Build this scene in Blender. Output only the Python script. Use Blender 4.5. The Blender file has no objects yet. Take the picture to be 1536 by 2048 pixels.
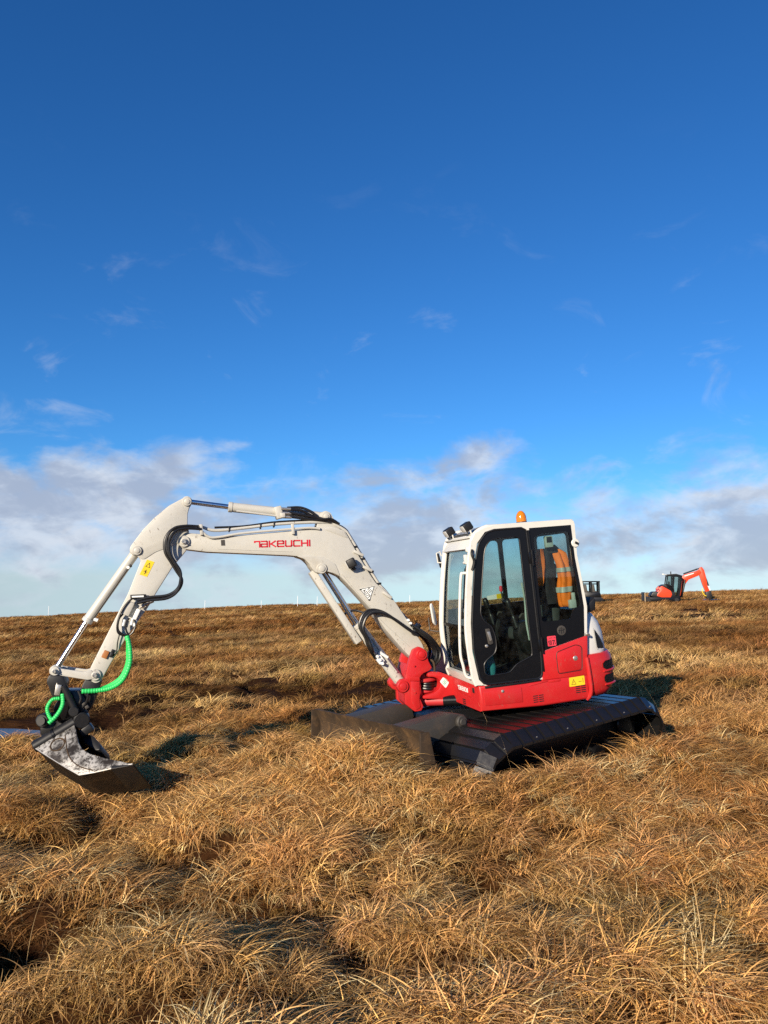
import bpy, bmesh, math, random
import numpy as np
from mathutils import Vector, Matrix, noise as mnoise
from mathutils.geometry import tessellate_polygon

R = math.radians
scene = bpy.context.scene
COL = scene.collection

# ------------------------------------------------------------------ camera
cam = bpy.data.cameras.new('camera')
cam.sensor_fit = 'VERTICAL'
cam.sensor_height = 36.0
cam.lens = 36.0 * 1550.0 / 2048.0
cam.clip_start, cam.clip_end = 0.05, 3000.0
camera = bpy.data.objects.new('camera', cam)
camera.location = (0, 0, 1.7)
camera.rotation_euler = (R(90) + math.atan(148.0 / 1550.0), 0, 0)
COL.objects.link(camera)
scene.camera = camera

# ------------------------------------------------------------------ sky and sun
SUN_EL = 18.5
SUN_AZ = math.atan2(-0.50, -0.866)            # compass bearing of the sun, from +Y towards +X
world = bpy.data.worlds.new('World')
scene.world = world
world.use_nodes = True
wn, wl = world.node_tree.nodes, world.node_tree.links
wn.clear()


def wnode(t, **kw):
    n = wn.new(t)
    for k, v in kw.items():
        setattr(n, k, v)
    return n


def wmath(op, a, b=None, c=None, clamp=False):
    n = wn.new('ShaderNodeMath'); n.operation = op; n.use_clamp = clamp
    for i, v in enumerate((a, b, c)):
        if v is None:
            continue
        if isinstance(v, (int, float)):
            n.inputs[i].default_value = v
        else:
            wl.new(v, n.inputs[i])
    return n.outputs[0]


def wmap(v, a, b, c=0.0, d=1.0, smooth=True):
    n = wn.new('ShaderNodeMapRange')
    n.interpolation_type = 'SMOOTHSTEP' if smooth else 'LINEAR'
    wl.new(v, n.inputs[0])
    for i, x in enumerate((a, b, c, d)):
        n.inputs[i + 1].default_value = x
    return n.outputs[0]


tc = wnode('ShaderNodeTexCoord')
sep = wnode('ShaderNodeSeparateXYZ'); wl.new(tc.outputs['Generated'], sep.inputs[0])
dx, dy, dz = sep.outputs
zc = wmath('MAXIMUM', dz, 0.012)
cmb = wnode('ShaderNodeCombineXYZ')
wl.new(dx, cmb.inputs[0]); wl.new(dy, cmb.inputs[1]); wl.new(zc, cmb.inputs[2])
nrm = wnode('ShaderNodeVectorMath', operation='NORMALIZE'); wl.new(cmb.outputs[0], nrm.inputs[0])
sky = wnode('ShaderNodeTexSky', sky_type='NISHITA')
sky.sun_disc = False
sky.sun_elevation = R(SUN_EL)
sky.sun_rotation = SUN_AZ
sky.altitude = 600
sky.air_density = 1.0
sky.dust_density = 0.1
sky.ozone_density = 2.2
wl.new(nrm.outputs[0], sky.inputs['Vector'])
# clouds: broken low banks in the last fifteen degrees above the horizon, all the way round
elev = wmath('ARCSINE', wmath('MINIMUM', wmath('MAXIMUM', dz, -1.0), 1.0))
azim = wmath('ARCTAN2', dx, dy)
cv = wnode('ShaderNodeCombineXYZ')
wl.new(wmath('MULTIPLY', azim, 1.0), cv.inputs[0]); wl.new(wmath('MULTIPLY', elev, 1.9), cv.inputs[1])
cv.inputs[2].default_value = 3.2


def wnoise(vec, scale, detail, rough, dist=0.0, off=0.0):
    m = wn.new('ShaderNodeVectorMath'); m.operation = 'ADD'
    wl.new(vec, m.inputs[0]); m.inputs[1].default_value = (off, off * 0.7, off * 1.3)
    n = wn.new('ShaderNodeTexNoise')
    wl.new(m.outputs[0], n.inputs['Vector'])
    n.inputs['Scale'].default_value = scale; n.inputs['Detail'].default_value = detail
    n.inputs['Roughness'].default_value = rough; n.inputs['Distortion'].default_value = dist
    return n.outputs['Fac']


big = wnoise(cv.outputs[0], 4.0, 3.0, 0.5, 0.0, 0.9)
fine = wnoise(cv.outputs[0], 10.0, 12.0, 0.58, 0.25, 4.0)
wisp = wnoise(cv.outputs[0], 8.0, 10.0, 0.60, 0.6, 9.3)
lit = wnoise(cv.outputs[0], 13.0, 10.0, 0.58, 0.3, 4.02)
# the two banks in view: one low on the left, one low on the right
def blob(a0, e0, sa, se):
    u = wmath('MULTIPLY', wmath('SUBTRACT', azim, a0), 1.0 / sa)
    v = wmath('MULTIPLY', wmath('SUBTRACT', elev, e0), 1.0 / se)
    q = wmath('ADD', wmath('MULTIPLY', u, u), wmath('MULTIPLY', v, v))
    return wmath('POWER', 2.718, wmath('MULTIPLY', q, -1.0))
bank = wmath('ADD', wmath('ADD', blob(-0.36, 0.085, 0.19, 0.085), blob(0.50, 0.070, 0.24, 0.085)),
             wmath('ADD', blob(-0.03, 0.060, 0.13, 0.05), wmath('ADD', wmath('MULTIPLY', blob(0.06, 0.125, 0.09, 0.06), 0.75), wmath('MULTIPLY', blob(0.16, 0.175, 0.06, 0.04), 0.5))))
ev_ = wmath('MULTIPLY', wmath('SUBTRACT', elev, 0.075), 1.0 / 0.10)
fill_bank = wmath('MULTIPLY', wmap(wmath('ABSOLUTE', azim), 0.60, 1.0), wmath('POWER', 2.718, wmath('MULTIPLY', wmath('MULTIPLY', ev_, ev_), -1.0)))
bank = wmath('ADD', bank, wmath('MULTIPLY', fill_bank, 0.9))      # unseen banks added round the horizon to whiten the fill light
low = wmap(elev, 0.15, 0.01)                       # 1 near the horizon
dens = wmath('ADD', wmath('MULTIPLY', big, 0.40), wmath('MULTIPLY', fine, 0.75))
dens = wmath('ADD', dens, wmath('MULTIPLY', low, 0.035))
dens = wmath('ADD', dens, wmath('MULTIPLY', bank, 0.31))
dens = wmath('MULTIPLY', dens, wmap(elev, 0.36, 0.14))
mask1 = wmap(dens, 0.605, 0.86)
mask2 = wmath('MULTIPLY', wmap(wisp, 0.57, 0.76), wmath('MULTIPLY', wmap(elev, 0.55, 0.16), 0.30))
mask = wmath('MINIMUM', wmath('ADD', wmath('MULTIPLY', mask1, 0.86), mask2), 0.92)
shade = wmap(wmath('SUBTRACT', wmath('ADD', lit, wmath('MULTIPLY', wisp, 0.4)), wmath('MULTIPLY', mask1, 0.12)), 0.50, 0.80)
cc = wnode('ShaderNodeMix', data_type='RGBA')
wl.new(shade, cc.inputs[0])
cc.inputs[6].default_value = (3.6, 4.05, 5.05, 1)   # lilac-grey undersides
cc.inputs[7].default_value = (5.9, 6.4, 7.2, 1)      # sunlit parts
# a clear, cold, deep blue: each channel of the sky is re-curved (units of the sky texture)
sp = wnode('ShaderNodeSeparateColor'); wl.new(sky.outputs[0], sp.inputs[0])
cr_ = wmath('MULTIPLY', wmath('POWER', wmath('MULTIPLY', sp.outputs[0], 0.1), 1.27), 4.05)
cg_ = wmath('MULTIPLY', wmath('POWER', wmath('MULTIPLY', sp.outputs[1], 0.1), 1.07), 7.83)
cb_ = wmath('MULTIPLY', sp.outputs[2], 1.23)
jn = wnode('ShaderNodeCombineColor')
cr_ = wmath('ADD', cr_, wmath('MULTIPLY', low, 1.5))
wl.new(cr_, jn.inputs[0]); wl.new(cg_, jn.inputs[1]); wl.new(cb_, jn.inputs[2])
gm = wnode('ShaderNodeMix', data_type='RGBA')
wl.new(mask, gm.inputs[0]); wl.new(jn.outputs[0], gm.inputs[6]); wl.new(cc.outputs[2], gm.inputs[7])
bg = wnode('ShaderNodeBackground'); bg.inputs[1].default_value = 0.08
wl.new(gm.outputs[2], bg.inputs[0])
wo = wnode('ShaderNodeOutputWorld'); wl.new(bg.outputs[0], wo.inputs[0])

sl = bpy.data.lights.new('sun', 'SUN')
sl.energy = 5.0
sl.angle = R(0.53)
sl.color = (1.0, 0.86, 0.67)
sun = bpy.data.objects.new('sun', sl)
sd = Vector((math.sin(SUN_AZ) * math.cos(R(SUN_EL)), math.cos(SUN_AZ) * math.cos(R(SUN_EL)), math.sin(R(SUN_EL))))
sun.rotation_euler = sd.to_track_quat('Z', 'Y').to_euler()
sun.location = sd * 40
COL.objects.link(sun)

scene.view_settings.view_transform = 'Standard'
scene.view_settings.look = 'None'
scene.view_settings.exposure = 0.55
scene.view_settings.gamma = 1.0
scene.view_settings.use_curve_mapping = False
scene.cycles.use_denoising = False
scene.cycles.adaptive_threshold = 0.008
scene.cycles.max_bounces = 7
scene.cycles.diffuse_bounces = 2
scene.cycles.transparent_max_bounces = 24
scene.cycles.caustics_reflective = False
scene.cycles.caustics_refractive = False

# ------------------------------------------------------------------ materials


def new_mat(name):
    m = bpy.data.materials.new(name)
    m.use_nodes = True
    nt = m.node_tree
    b = nt.nodes['Principled BSDF']
    return m, nt, b


def tex(nt, kind, scale, detail=4.0, rough=0.55, coord='Object', stretch=None):
    c = nt.nodes.new('ShaderNodeTexCoord')
    src = c.outputs[coord]
    if stretch:
        mp = nt.nodes.new('ShaderNodeMapping'); mp.inputs['Scale'].default_value = stretch
        nt.links.new(src, mp.inputs[0]); src = mp.outputs[0]
    n = nt.nodes.new(kind)
    nt.links.new(src, n.inputs['Vector'])
    n.inputs['Scale'].default_value = scale
    if 'Detail' in n.inputs:
        n.inputs['Detail'].default_value = detail
    if 'Roughness' in n.inputs:
        n.inputs['Roughness'].default_value = rough
    return n


def ramp(nt, src, a, b, c0=(0, 0, 0, 1), c1=(1, 1, 1, 1)):
    r = nt.nodes.new('ShaderNodeValToRGB')
    nt.links.new(src, r.inputs[0])
    r.color_ramp.elements[0].position = a; r.color_ramp.elements[0].color = c0
    r.color_ramp.elements[1].position = b; r.color_ramp.elements[1].color = c1
    return r.outputs[0]


def mixc(nt, fac, a, b):
    n = nt.nodes.new('ShaderNodeMix'); n.data_type = 'RGBA'
    if isinstance(fac, float):
        n.inputs[0].default_value = fac
    else:
        nt.links.new(fac, n.inputs[0])
    for i, v in ((6, a), (7, b)):
        if isinstance(v, tuple):
            n.inputs[i].default_value = v if len(v) == 4 else v + (1,)
        else:
            nt.links.new(v, n.inputs[i])
    return n.outputs[2]


def paint(name, col, rough=0.4, metal=0.0, dirt=0.35, dirtcol=(0.16, 0.11, 0.06), bump=0.05, scale=5.0, coat=0.0, spec=0.5, grime=0.0, chips=0.0, chipcol=(0.10, 0.07, 0.05)):
    """worn painted metal: base colour, drifting fade, dirt film in blotches, fine scratches"""
    m, nt, b = new_mat(name)
    n1 = tex(nt, 'ShaderNodeTexNoise', scale, 8, 0.65)
    n2 = tex(nt, 'ShaderNodeTexNoise', scale * 9, 5, 0.7)
    fade = ramp(nt, n1.outputs['Fac'], 0.3, 0.7)
    base = mixc(nt, fade, tuple(c * 0.93 for c in col), tuple(min(1, c * 1.05) for c in col))
    d = ramp(nt, n1.outputs['Fac'], 0.52, 0.80)
    d2 = ramp(nt, n2.outputs['Fac'], 0.56, 0.72)
    mm = nt.nodes.new('ShaderNodeMath'); mm.operation = 'MULTIPLY_ADD'
    nt.links.new(d2, mm.inputs[0]); mm.inputs[1].default_value = dirt * 0.45
    m3 = nt.nodes.new('ShaderNodeMath'); m3.operation = 'MULTIPLY'; nt.links.new(d, m3.inputs[0]); m3.inputs[1].default_value = dirt
    nt.links.new(m3.outputs[0], mm.inputs[2])
    fac = mm.outputs[0]
    if grime:
        g = tex(nt, 'ShaderNodeTexNoise', 2.2, 6, 0.7, stretch=(1, 1, 0.25))
        gr = ramp(nt, g.outputs['Fac'], 0.42, 0.66)
        ma = nt.nodes.new('ShaderNodeMath'); ma.operation = 'MULTIPLY_ADD'; ma.use_clamp = True
        nt.links.new(gr, ma.inputs[0]); ma.inputs[1].default_value = grime; nt.links.new(fac, ma.inputs[2])
        fac = ma.outputs[0]
    colr = mixc(nt, fac, base, dirtcol)
    if chips:
        c1_ = tex(nt, 'ShaderNodeTexNoise', 38, 3, 0.6, stretch=(1, 1, 0.45)); c2_ = tex(nt, 'ShaderNodeTexNoise', 2.6, 4, 0.6)
        cm = nt.nodes.new('ShaderNodeMath'); cm.operation = 'MULTIPLY'
        nt.links.new(ramp(nt, c1_.outputs['Fac'], 0.63, 0.67), cm.inputs[0]); nt.links.new(ramp(nt, c2_.outputs['Fac'], 0.46, 0.60), cm.inputs[1])
        cm2 = nt.nodes.new('ShaderNodeMath'); cm2.operation = 'MULTIPLY'; nt.links.new(cm.outputs[0], cm2.inputs[0]); cm2.inputs[1].default_value = chips
        colr = mixc(nt, cm2.outputs[0], colr, chipcol)
    nt.links.new(colr, b.inputs['Base Color'])
    rr = nt.nodes.new('ShaderNodeMath'); rr.operation = 'MULTIPLY_ADD'
    nt.links.new(n2.outputs['Fac'], rr.inputs[0]); rr.inputs[1].default_value = 0.25; rr.inputs[2].default_value = rough - 0.12
    nt.links.new(rr.outputs[0], b.inputs['Roughness'])
    b.inputs['Metallic'].default_value = metal
    b.inputs['Specular IOR Level'].default_value = spec
    b.inputs['Coat Weight'].default_value = coat
    if bump:
        bp = nt.nodes.new('ShaderNodeBump'); bp.inputs['Strength'].default_value = bump; bp.inputs['Distance'].default_value = 0.01
        nt.links.new(n1.outputs['Fac'], bp.inputs['Height']); nt.links.new(bp.outputs[0], b.inputs['Normal'])
    return m


def glass(name, tint, refl=1.0):
    m, nt, b = new_mat(name)
    nt.nodes.remove(b)
    t = nt.nodes.new('ShaderNodeBsdfTransparent')
    n = tex(nt, 'ShaderNodeTexNoise', 3.0, 6, 0.6, stretch=(1, 1, 0.4))
    nt.links.new(mixc(nt, ramp(nt, n.outputs['Fac'], 0.35, 0.75), tint, tuple(c * 0.90 for c in tint)), t.inputs[0])
    g = nt.nodes.new('ShaderNodeBsdfGlossy'); g.inputs['Roughness'].default_value = 0.02
    df = nt.nodes.new('ShaderNodeBsdfDiffuse'); df.inputs[0].default_value = (0.42, 0.40, 0.36, 1)
    fr = nt.nodes.new('ShaderNodeFresnel')
    ge = nt.nodes.new('ShaderNodeNewGeometry'); mr = nt.nodes.new('ShaderNodeMapRange')     # the same weak reflection from either side of the pane
    nt.links.new(ge.outputs['Backfacing'], mr.inputs[0]); mr.inputs[3].default_value = 1.48; mr.inputs[4].default_value = 1 / 1.48
    nt.links.new(mr.outputs[0], fr.inputs[0])
    mx = nt.nodes.new('ShaderNodeMixShader'); nt.links.new(fr.outputs[0], mx.inputs[0])
    nt.links.new(t.outputs[0], mx.inputs[1]); nt.links.new(g.outputs[0], mx.inputs[2])
    m2 = nt.nodes.new('ShaderNodeMixShader')
    n2 = tex(nt, 'ShaderNodeTexNoise', 14.0, 6, 0.7)
    dd = nt.nodes.new('ShaderNodeMath'); dd.operation = 'MULTIPLY'
    nt.links.new(ramp(nt, n2.outputs['Fac'], 0.45, 0.8), dd.inputs[0]); dd.inputs[1].default_value = 0.018
    nt.links.new(dd.outputs[0], m2.inputs[0]); nt.links.new(mx.outputs[0], m2.inputs[1]); nt.links.new(df.outputs[0], m2.inputs[2])
    nt.links.new(m2.outputs[0], nt.nodes['Material Output'].inputs[0])
    return m


M = {}
M['cream'] = paint('cream_paint', (0.50, 0.49, 0.445), 0.42, dirt=0.40, dirtcol=(0.30, 0.26, 0.19), bump=0.03, chips=0.75, grime=0.10)
M['white'] = paint('white_paint', (0.64, 0.63, 0.58), 0.36, dirt=0.14, dirtcol=(0.42, 0.36, 0.28), bump=0.03, chips=0.5)
M['grey_white'] = paint('grey_white_paint', (0.62, 0.62, 0.60), 0.42, dirt=0.15, dirtcol=(0.35, 0.3, 0.25), bump=0.03)
M['red'] = paint('red_paint', (0.50, 0.014, 0.016), 0.38, dirt=0.32, dirtcol=(0.26, 0.07, 0.05), bump=0.04, grime=0.12, chips=0.6, chipcol=(0.22, 0.10, 0.08))
M['red_dull'] = paint('scuffed_red_paint', (0.46, 0.022, 0.028), 0.5, dirt=0.42, dirtcol=(0.20, 0.06, 0.04), bump=0.06)
M['black'] = paint('black_paint', (0.005, 0.005, 0.006), 0.30, dirt=0.08, dirtcol=(0.03, 0.026, 0.022), bump=0.02, spec=0.35)
M['plastic'] = paint('black_plastic', (0.011, 0.011, 0.012), 0.45, dirt=0.25, dirtcol=(0.04, 0.032, 0.024), bump=0.10, spec=0.4)
M['rubber'] = paint('black_rubber', (0.008, 0.008, 0.009), 0.38, dirt=0.2, dirtcol=(0.04, 0.032, 0.024), bump=0.08, scale=12)
M['pad'] = paint('track_pad_steel', (0.008, 0.008, 0.0085), 0.28, dirt=0.42, dirtcol=(0.024, 0.013, 0.009), bump=0.06, scale=4, spec=0.5)
M['mud_steel'] = paint('muddy_steel', (0.040, 0.028, 0.019), 0.75, dirt=0.9, dirtcol=(0.135, 0.078, 0.036), bump=0.6, scale=9, grime=0.45, spec=0.2)
M['grey_steel'] = paint('grey_steel', (0.045, 0.041, 0.036), 0.6, dirt=0.6, dirtcol=(0.11, 0.075, 0.045), bump=0.15)
M['chrome'] = paint('chrome_rod', (0.75, 0.76, 0.78), 0.22, metal=1.0, dirt=0.06, bump=0.0)
M['bolt'] = paint('worn_bolt_steel', (0.5, 0.48, 0.44), 0.4, metal=0.8, dirt=0.4, bump=0.0, scale=30)
M['green'] = paint('green_hose_wrap', (0.030, 0.58, 0.13), 0.42, dirt=0.25, dirtcol=(0.06, 0.28, 0.07), bump=0.02)
M['yellow'] = paint('yellow_sticker', (0.80, 0.56, 0.02), 0.4, dirt=0.15, dirtcol=(0.4, 0.28, 0.05), bump=0)
M['ink'] = paint('black_ink', (0.012, 0.012, 0.012), 0.5, dirt=0.0, bump=0)
M['sticker_white'] = paint('white_sticker', (0.80, 0.82, 0.80), 0.4, dirt=0.1, bump=0)
M['sticker_green'] = paint('pale_green_print', (0.25, 0.55, 0.42), 0.5, dirt=0.0, bump=0)
M['sticker_red'] = paint('pink_red_sticker', (0.72, 0.05, 0.08), 0.45, dirt=0.05, bump=0)
M['logo_red'] = paint('red_lettering', (0.55, 0.012, 0.03), 0.42, dirt=0.06, bump=0)
M['rust'] = paint('rusty_plate', (0.36, 0.13, 0.03), 0.6, dirt=0.4, bump=0.1, scale=20)
M['seat'] = paint('seat_fabric', (0.045, 0.052, 0.050), 0.8, dirt=0.2, dirtcol=(0.09, 0.09, 0.08), bump=0.1, scale=14)
M['interior'] = paint('cab_interior', (0.055, 0.056, 0.055), 0.65, dirt=0.3, dirtcol=(0.10, 0.09, 0.08), bump=0.08)
M['int_pale'] = paint('pale_interior_plastic', (0.42, 0.48, 0.43), 0.5, dirt=0.15, bump=0.0)
M['glass'] = glass('tinted_cab_glass', (0.81, 0.88, 0.86))
M['headlamp'] = paint('lamp_lens', (0.55, 0.55, 0.53), 0.15, dirt=0.2, bump=0)
M['teal'] = paint('teal_fabric', (0.02, 0.22, 0.24), 0.7, dirt=0.6, dirtcol=(0.01, 0.07, 0.08), bump=0.6, scale=18)
M['hivis'] = paint('orange_hi_vis', (0.95, 0.20, 0.012), 0.75, dirt=0.12, dirtcol=(0.45, 0.09, 0.02), bump=0.5, scale=9)
M['navy'] = paint('navy_fabric', (0.012, 0.013, 0.018), 0.8, dirt=0.2, bump=0.3, scale=12)
M['reflective'] = paint('silver_reflective_tape', (0.42, 0.44, 0.40), 0.4, dirt=0.4, dirtcol=(0.3, 0.3, 0.26), bump=0.1, scale=20)
M['orange'] = paint('orange_paint', (0.66, 0.052, 0.012), 0.4, dirt=0.15, dirtcol=(0.3, 0.06, 0.02), bump=0.0)
M['wood'] = paint('weathered_wood', (0.35, 0.26, 0.16), 0.8, dirt=0.4, bump=0.2)
M['post_white'] = paint('white_plastic', (0.8, 0.8, 0.8), 0.5, dirt=0.05, bump=0)
# amber beacon lens
m, nt, b = new_mat('amber_lens')
b.inputs['Base Color'].default_value = (0.85, 0.26, 0.01, 1)
b.inputs['Roughness'].default_value = 0.12
b.inputs['Transmission Weight'].default_value = 0.35
w_ = tex(nt, 'ShaderNodeTexWave', 40.0)
bp_ = nt.nodes.new('ShaderNodeBump'); bp_.inputs['Strength'].default_value = 0.2
nt.links.new(w_.outputs['Fac'], bp_.inputs['Height']); nt.links.new(bp_.outputs[0], b.inputs['Normal'])
M['amber'] = m
# scratched wet bucket side
m, nt, b = new_mat('scratched_bucket_steel')
n1 = tex(nt, 'ShaderNodeTexNoise', 34, 6, 0.7); n2 = tex(nt, 'ShaderNodeTexNoise', 7, 5, 0.6)
f1 = ramp(nt, n1.outputs['Fac'], 0.44, 0.50)
f2 = ramp(nt, n2.outputs['Fac'], 0.36, 0.57)
mu = nt.nodes.new('ShaderNodeMath'); mu.operation = 'MULTIPLY'; nt.links.new(f1, mu.inputs[0]); nt.links.new(f2, mu.inputs[1])
ad = nt.nodes.new('ShaderNodeMath'); ad.operation = 'MULTIPLY_ADD'; ad.use_clamp = True
nt.links.new(f2, ad.inputs[0]); ad.inputs[1].default_value = 0.12; nt.links.new(mu.outputs[0], ad.inputs[2])
nt.links.new(mixc(nt, ad.outputs[0], (0.035, 0.028, 0.022), (0.46, 0.44, 0.40)), b.inputs['Base Color'])
b.inputs['Roughness'].default_value = 0.36; b.inputs['Metallic'].default_value = 0.35
bb = nt.nodes.new('ShaderNodeBump'); bb.inputs['Strength'].default_value = 0.25; bb.inputs['Distance'].default_value = 0.01
nt.links.new(n1.outputs['Fac'], bb.inputs['Height']); nt.links.new(bb.outputs[0], b.inputs['Normal'])
M['bucket_side'] = m
# water
m, nt, b = new_mat('peaty_water')
b.inputs['Base Color'].default_value = (0.045, 0.038, 0.033, 1)
b.inputs['Roughness'].default_value = 0.22
n1 = tex(nt, 'ShaderNodeTexNoise', 6, 3, 0.5)
bb = nt.nodes.new('ShaderNodeBump'); bb.inputs['Strength'].default_value = 0.05
nt.links.new(n1.outputs['Fac'], bb.inputs['Height']); nt.links.new(bb.outputs[0], b.inputs['Normal'])
M['water'] = m
# peaty, thatchy ground under the grass
m, nt, b = new_mat('moor_soil')
n1 = tex(nt, 'ShaderNodeTexNoise', 0.35, 6, 0.6); n2 = tex(nt, 'ShaderNodeTexNoise', 5.5, 8, 0.7, stretch=(0.5, 1, 1))
n3 = tex(nt, 'ShaderNodeTexNoise', 40, 4, 0.7, stretch=(0.35, 1, 1))
c1 = mixc(nt, ramp(nt, n1.outputs['Fac'], 0.35, 0.65), (0.040, 0.016, 0.006), (0.065, 0.028, 0.009))
c2 = mixc(nt, ramp(nt, n2.outputs['Fac'], 0.38, 0.66), (0.012, 0.005, 0.003), c1)
c3 = mixc(nt, ramp(nt, n3.outputs['Fac'], 0.5, 0.75), c2, (0.075, 0.034, 0.012))
nt.links.new(c3, b.inputs['Base Color'])
b.inputs['Roughness'].default_value = 0.9; b.inputs['Specular IOR Level'].default_value = 0.03
bb = nt.nodes.new('ShaderNodeBump'); bb.inputs['Strength'].default_value = 0.8; bb.inputs['Distance'].default_value = 0.06
nt.links.new(n2.outputs['Fac'], bb.inputs['Height']); nt.links.new(bb.outputs[0], b.inputs['Normal'])
M['soil'] = m
# dead grass: colour of each clump comes with the clump, each blade varies a little
m, nt, b = new_mat('dry_moor_grass')
at = nt.nodes.new('ShaderNodeAttribute'); at.attribute_type = 'INSTANCER'; at.attribute_name = 'tint'
bj = nt.nodes.new('ShaderNodeAttribute'); bj.attribute_type = 'GEOMETRY'; bj.attribute_name = 'blade'
mc = nt.nodes.new('ShaderNodeMix'); mc.data_type = 'RGBA'; mc.blend_type = 'MULTIPLY'; mc.inputs[0].default_value = 1.0
nt.links.new(at.outputs['Color'], mc.inputs[6]); nt.links.new(bj.outputs['Color'], mc.inputs[7])
nt.nodes.remove(b)
df = nt.nodes.new('ShaderNodeBsdfDiffuse'); nt.links.new(mc.outputs[2], df.inputs[0])
tr = nt.nodes.new('ShaderNodeBsdfTranslucent'); nt.links.new(mc.outputs[2], tr.inputs[0])
gl = nt.nodes.new('ShaderNodeBsdfGlossy'); gl.inputs['Roughness'].default_value = 0.38; gl.inputs[0].default_value = (0.95, 0.64, 0.24, 1)
x1 = nt.nodes.new('ShaderNodeMixShader'); x1.inputs[0].default_value = 0.12
nt.links.new(df.outputs[0], x1.inputs[1]); nt.links.new(tr.outputs[0], x1.inputs[2])
x2 = nt.nodes.new('ShaderNodeMixShader'); x2.inputs[0].default_value = 0.05
nt.links.new(x1.outputs[0], x2.inputs[1]); nt.links.new(gl.outputs[0], x2.inputs[2])
nt.links.new(x2.outputs[0], nt.nodes['Material Output'].inputs[0])
M['grass'] = m

# ------------------------------------------------------------------ mesh helpers


def finish(name, bm, mat, parent=None, smooth=32, loc=None, rotz=None):
    bmesh.ops.recalc_face_normals(bm, faces=bm.faces)
    me = bpy.data.meshes.new(name)
    bm.to_mesh(me); bm.free()
    if smooth:
        me.shade_smooth()
        me.set_sharp_from_angle(angle=R(smooth))
    me.materials.append(M[mat] if isinstance(mat, str) else mat)
    o = bpy.data.objects.new(name, me)
    COL.objects.link(o)
    if parent is not None:
        o.parent = parent
    if loc is not None:
        o.location = loc
    if rotz is not None:
        o.rotation_euler = (0, 0, rotz)
    return o


def tag(o, label, cat=None, group=None, kind=None):
    if label:
        o['label'] = label
    if cat:
        o['category'] = cat
    if group:
        o['group'] = group
    if kind:
        o['kind'] = kind
    return o


def bev(bm, geom_edges, w, seg=2):
    if w and geom_edges:
        bmesh.ops.bevel(bm, geom=list(geom_edges), offset=w, segments=seg, profile=0.5, affect='EDGES', clamp_overlap=True)


XZ = lambda a, b, c: Vector((a, c, b))        # outline in x-z, thickness along y
XY = lambda a, b, c: Vector((a, b, c))        # outline in x-y, thickness along z
YZ = lambda a, b, c: Vector((c, a, b))        # outline in y-z, thickness along x


def prism(bm, pts, c0, c1, f=XZ, bevel=0.0, seg=2, holes=()):
    """solid plate from a 2-d outline (with holes), between c0 and c1 along the third axis"""
    loops = [list(pts)] + [list(h) for h in holes]
    allp = [p for lp in loops for p in lp]
    a = [bm.verts.new(f(p[0], p[1], c0)) for p in allp]
    b = [bm.verts.new(f(p[0], p[1], c1)) for p in allp]
    cap_edges = []
    if holes:
        tris = tessellate_polygon([[Vector((p[0], p[1], 0)) for p in lp] for lp in loops])
        for t in tris:
            try:
                bm.faces.new([a[i] for i in t]); bm.faces.new([b[i] for i in reversed(t)])
            except ValueError:
                pass
    else:
        bm.faces.new(a); bm.faces.new(list(reversed(b)))
    k = 0
    for lp in loops:
        n = len(lp)
        for i in range(n):
            j = (i + 1) % n
            fc = bm.faces.new((a[k + i], a[k + j], b[k + j], b[k + i]))
            for e in fc.edges:
                if (e.verts[0] in (a[k + i], a[k + j]) and e.verts[1] in (a[k + i], a[k + j])) or \
                   (e.verts[0] in (b[k + i], b[k + j]) and e.verts[1] in (b[k + i], b[k + j])):
                    cap_edges.append(e)
        k += n
    if bevel and not holes:
        bmesh.ops.recalc_face_normals(bm, faces=bm.faces)
        bev(bm, cap_edges, bevel, seg)
    return bm


def box(bm, c, s, rot=None, bevel=0.0, seg=2):
    hx, hy, hz = s[0] / 2, s[1] / 2, s[2] / 2
    mt = Matrix.Translation(Vector(c)) @ (rot.to_4x4() if rot is not None else Matrix.Identity(4))
    vs = [bm.verts.new(mt @ Vector((x, y, z))) for x in (-hx, hx) for y in (-hy, hy) for z in (-hz, hz)]
    fs = []
    for q in ((0, 1, 3, 2), (4, 6, 7, 5), (0, 4, 5, 1), (2, 3, 7, 6), (0, 2, 6, 4), (1, 5, 7, 3)):
        fs.append(bm.faces.new([vs[i] for i in q]))
    if bevel:
        bev(bm, {e for f in fs for e in f.edges}, bevel, seg)
    return bm


def frame_of(d):
    d = Vector(d).normalized()
    u = Vector((0, 0, 1)) if abs(d.z) < 0.9 else Vector((1, 0, 0))
    s = d.cross(u).normalized()
    return d, s, s.cross(d).normalized()


def rod(bm, p0, p1, r0, r1=None, n=20, bevel=0.0):
    p0, p1 = Vector(p0), Vector(p1)
    r1 = r0 if r1 is None else r1
    d, s, u = frame_of(p1 - p0)
    L = (p1 - p0).length
    prof = [(0, r0), (L, r1)]
    if bevel:
        prof = [(0, r0 - bevel), (bevel, r0), (L - bevel, r1), (L, r1 - bevel)]
    rings = []
    for t, r in prof:
        rings.append([bm.verts.new(p0 + d * t + (s * math.cos(2 * math.pi * i / n) + u * math.sin(2 * math.pi * i / n)) * r) for i in range(n)])
    for a, b in zip(rings, rings[1:]):
        for i in range(n):
            bm.faces.new((a[i], a[(i + 1) % n], b[(i + 1) % n], b[i]))
    bm.faces.new(list(reversed(rings[0]))); bm.faces.new(rings[-1])
    return bm


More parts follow.
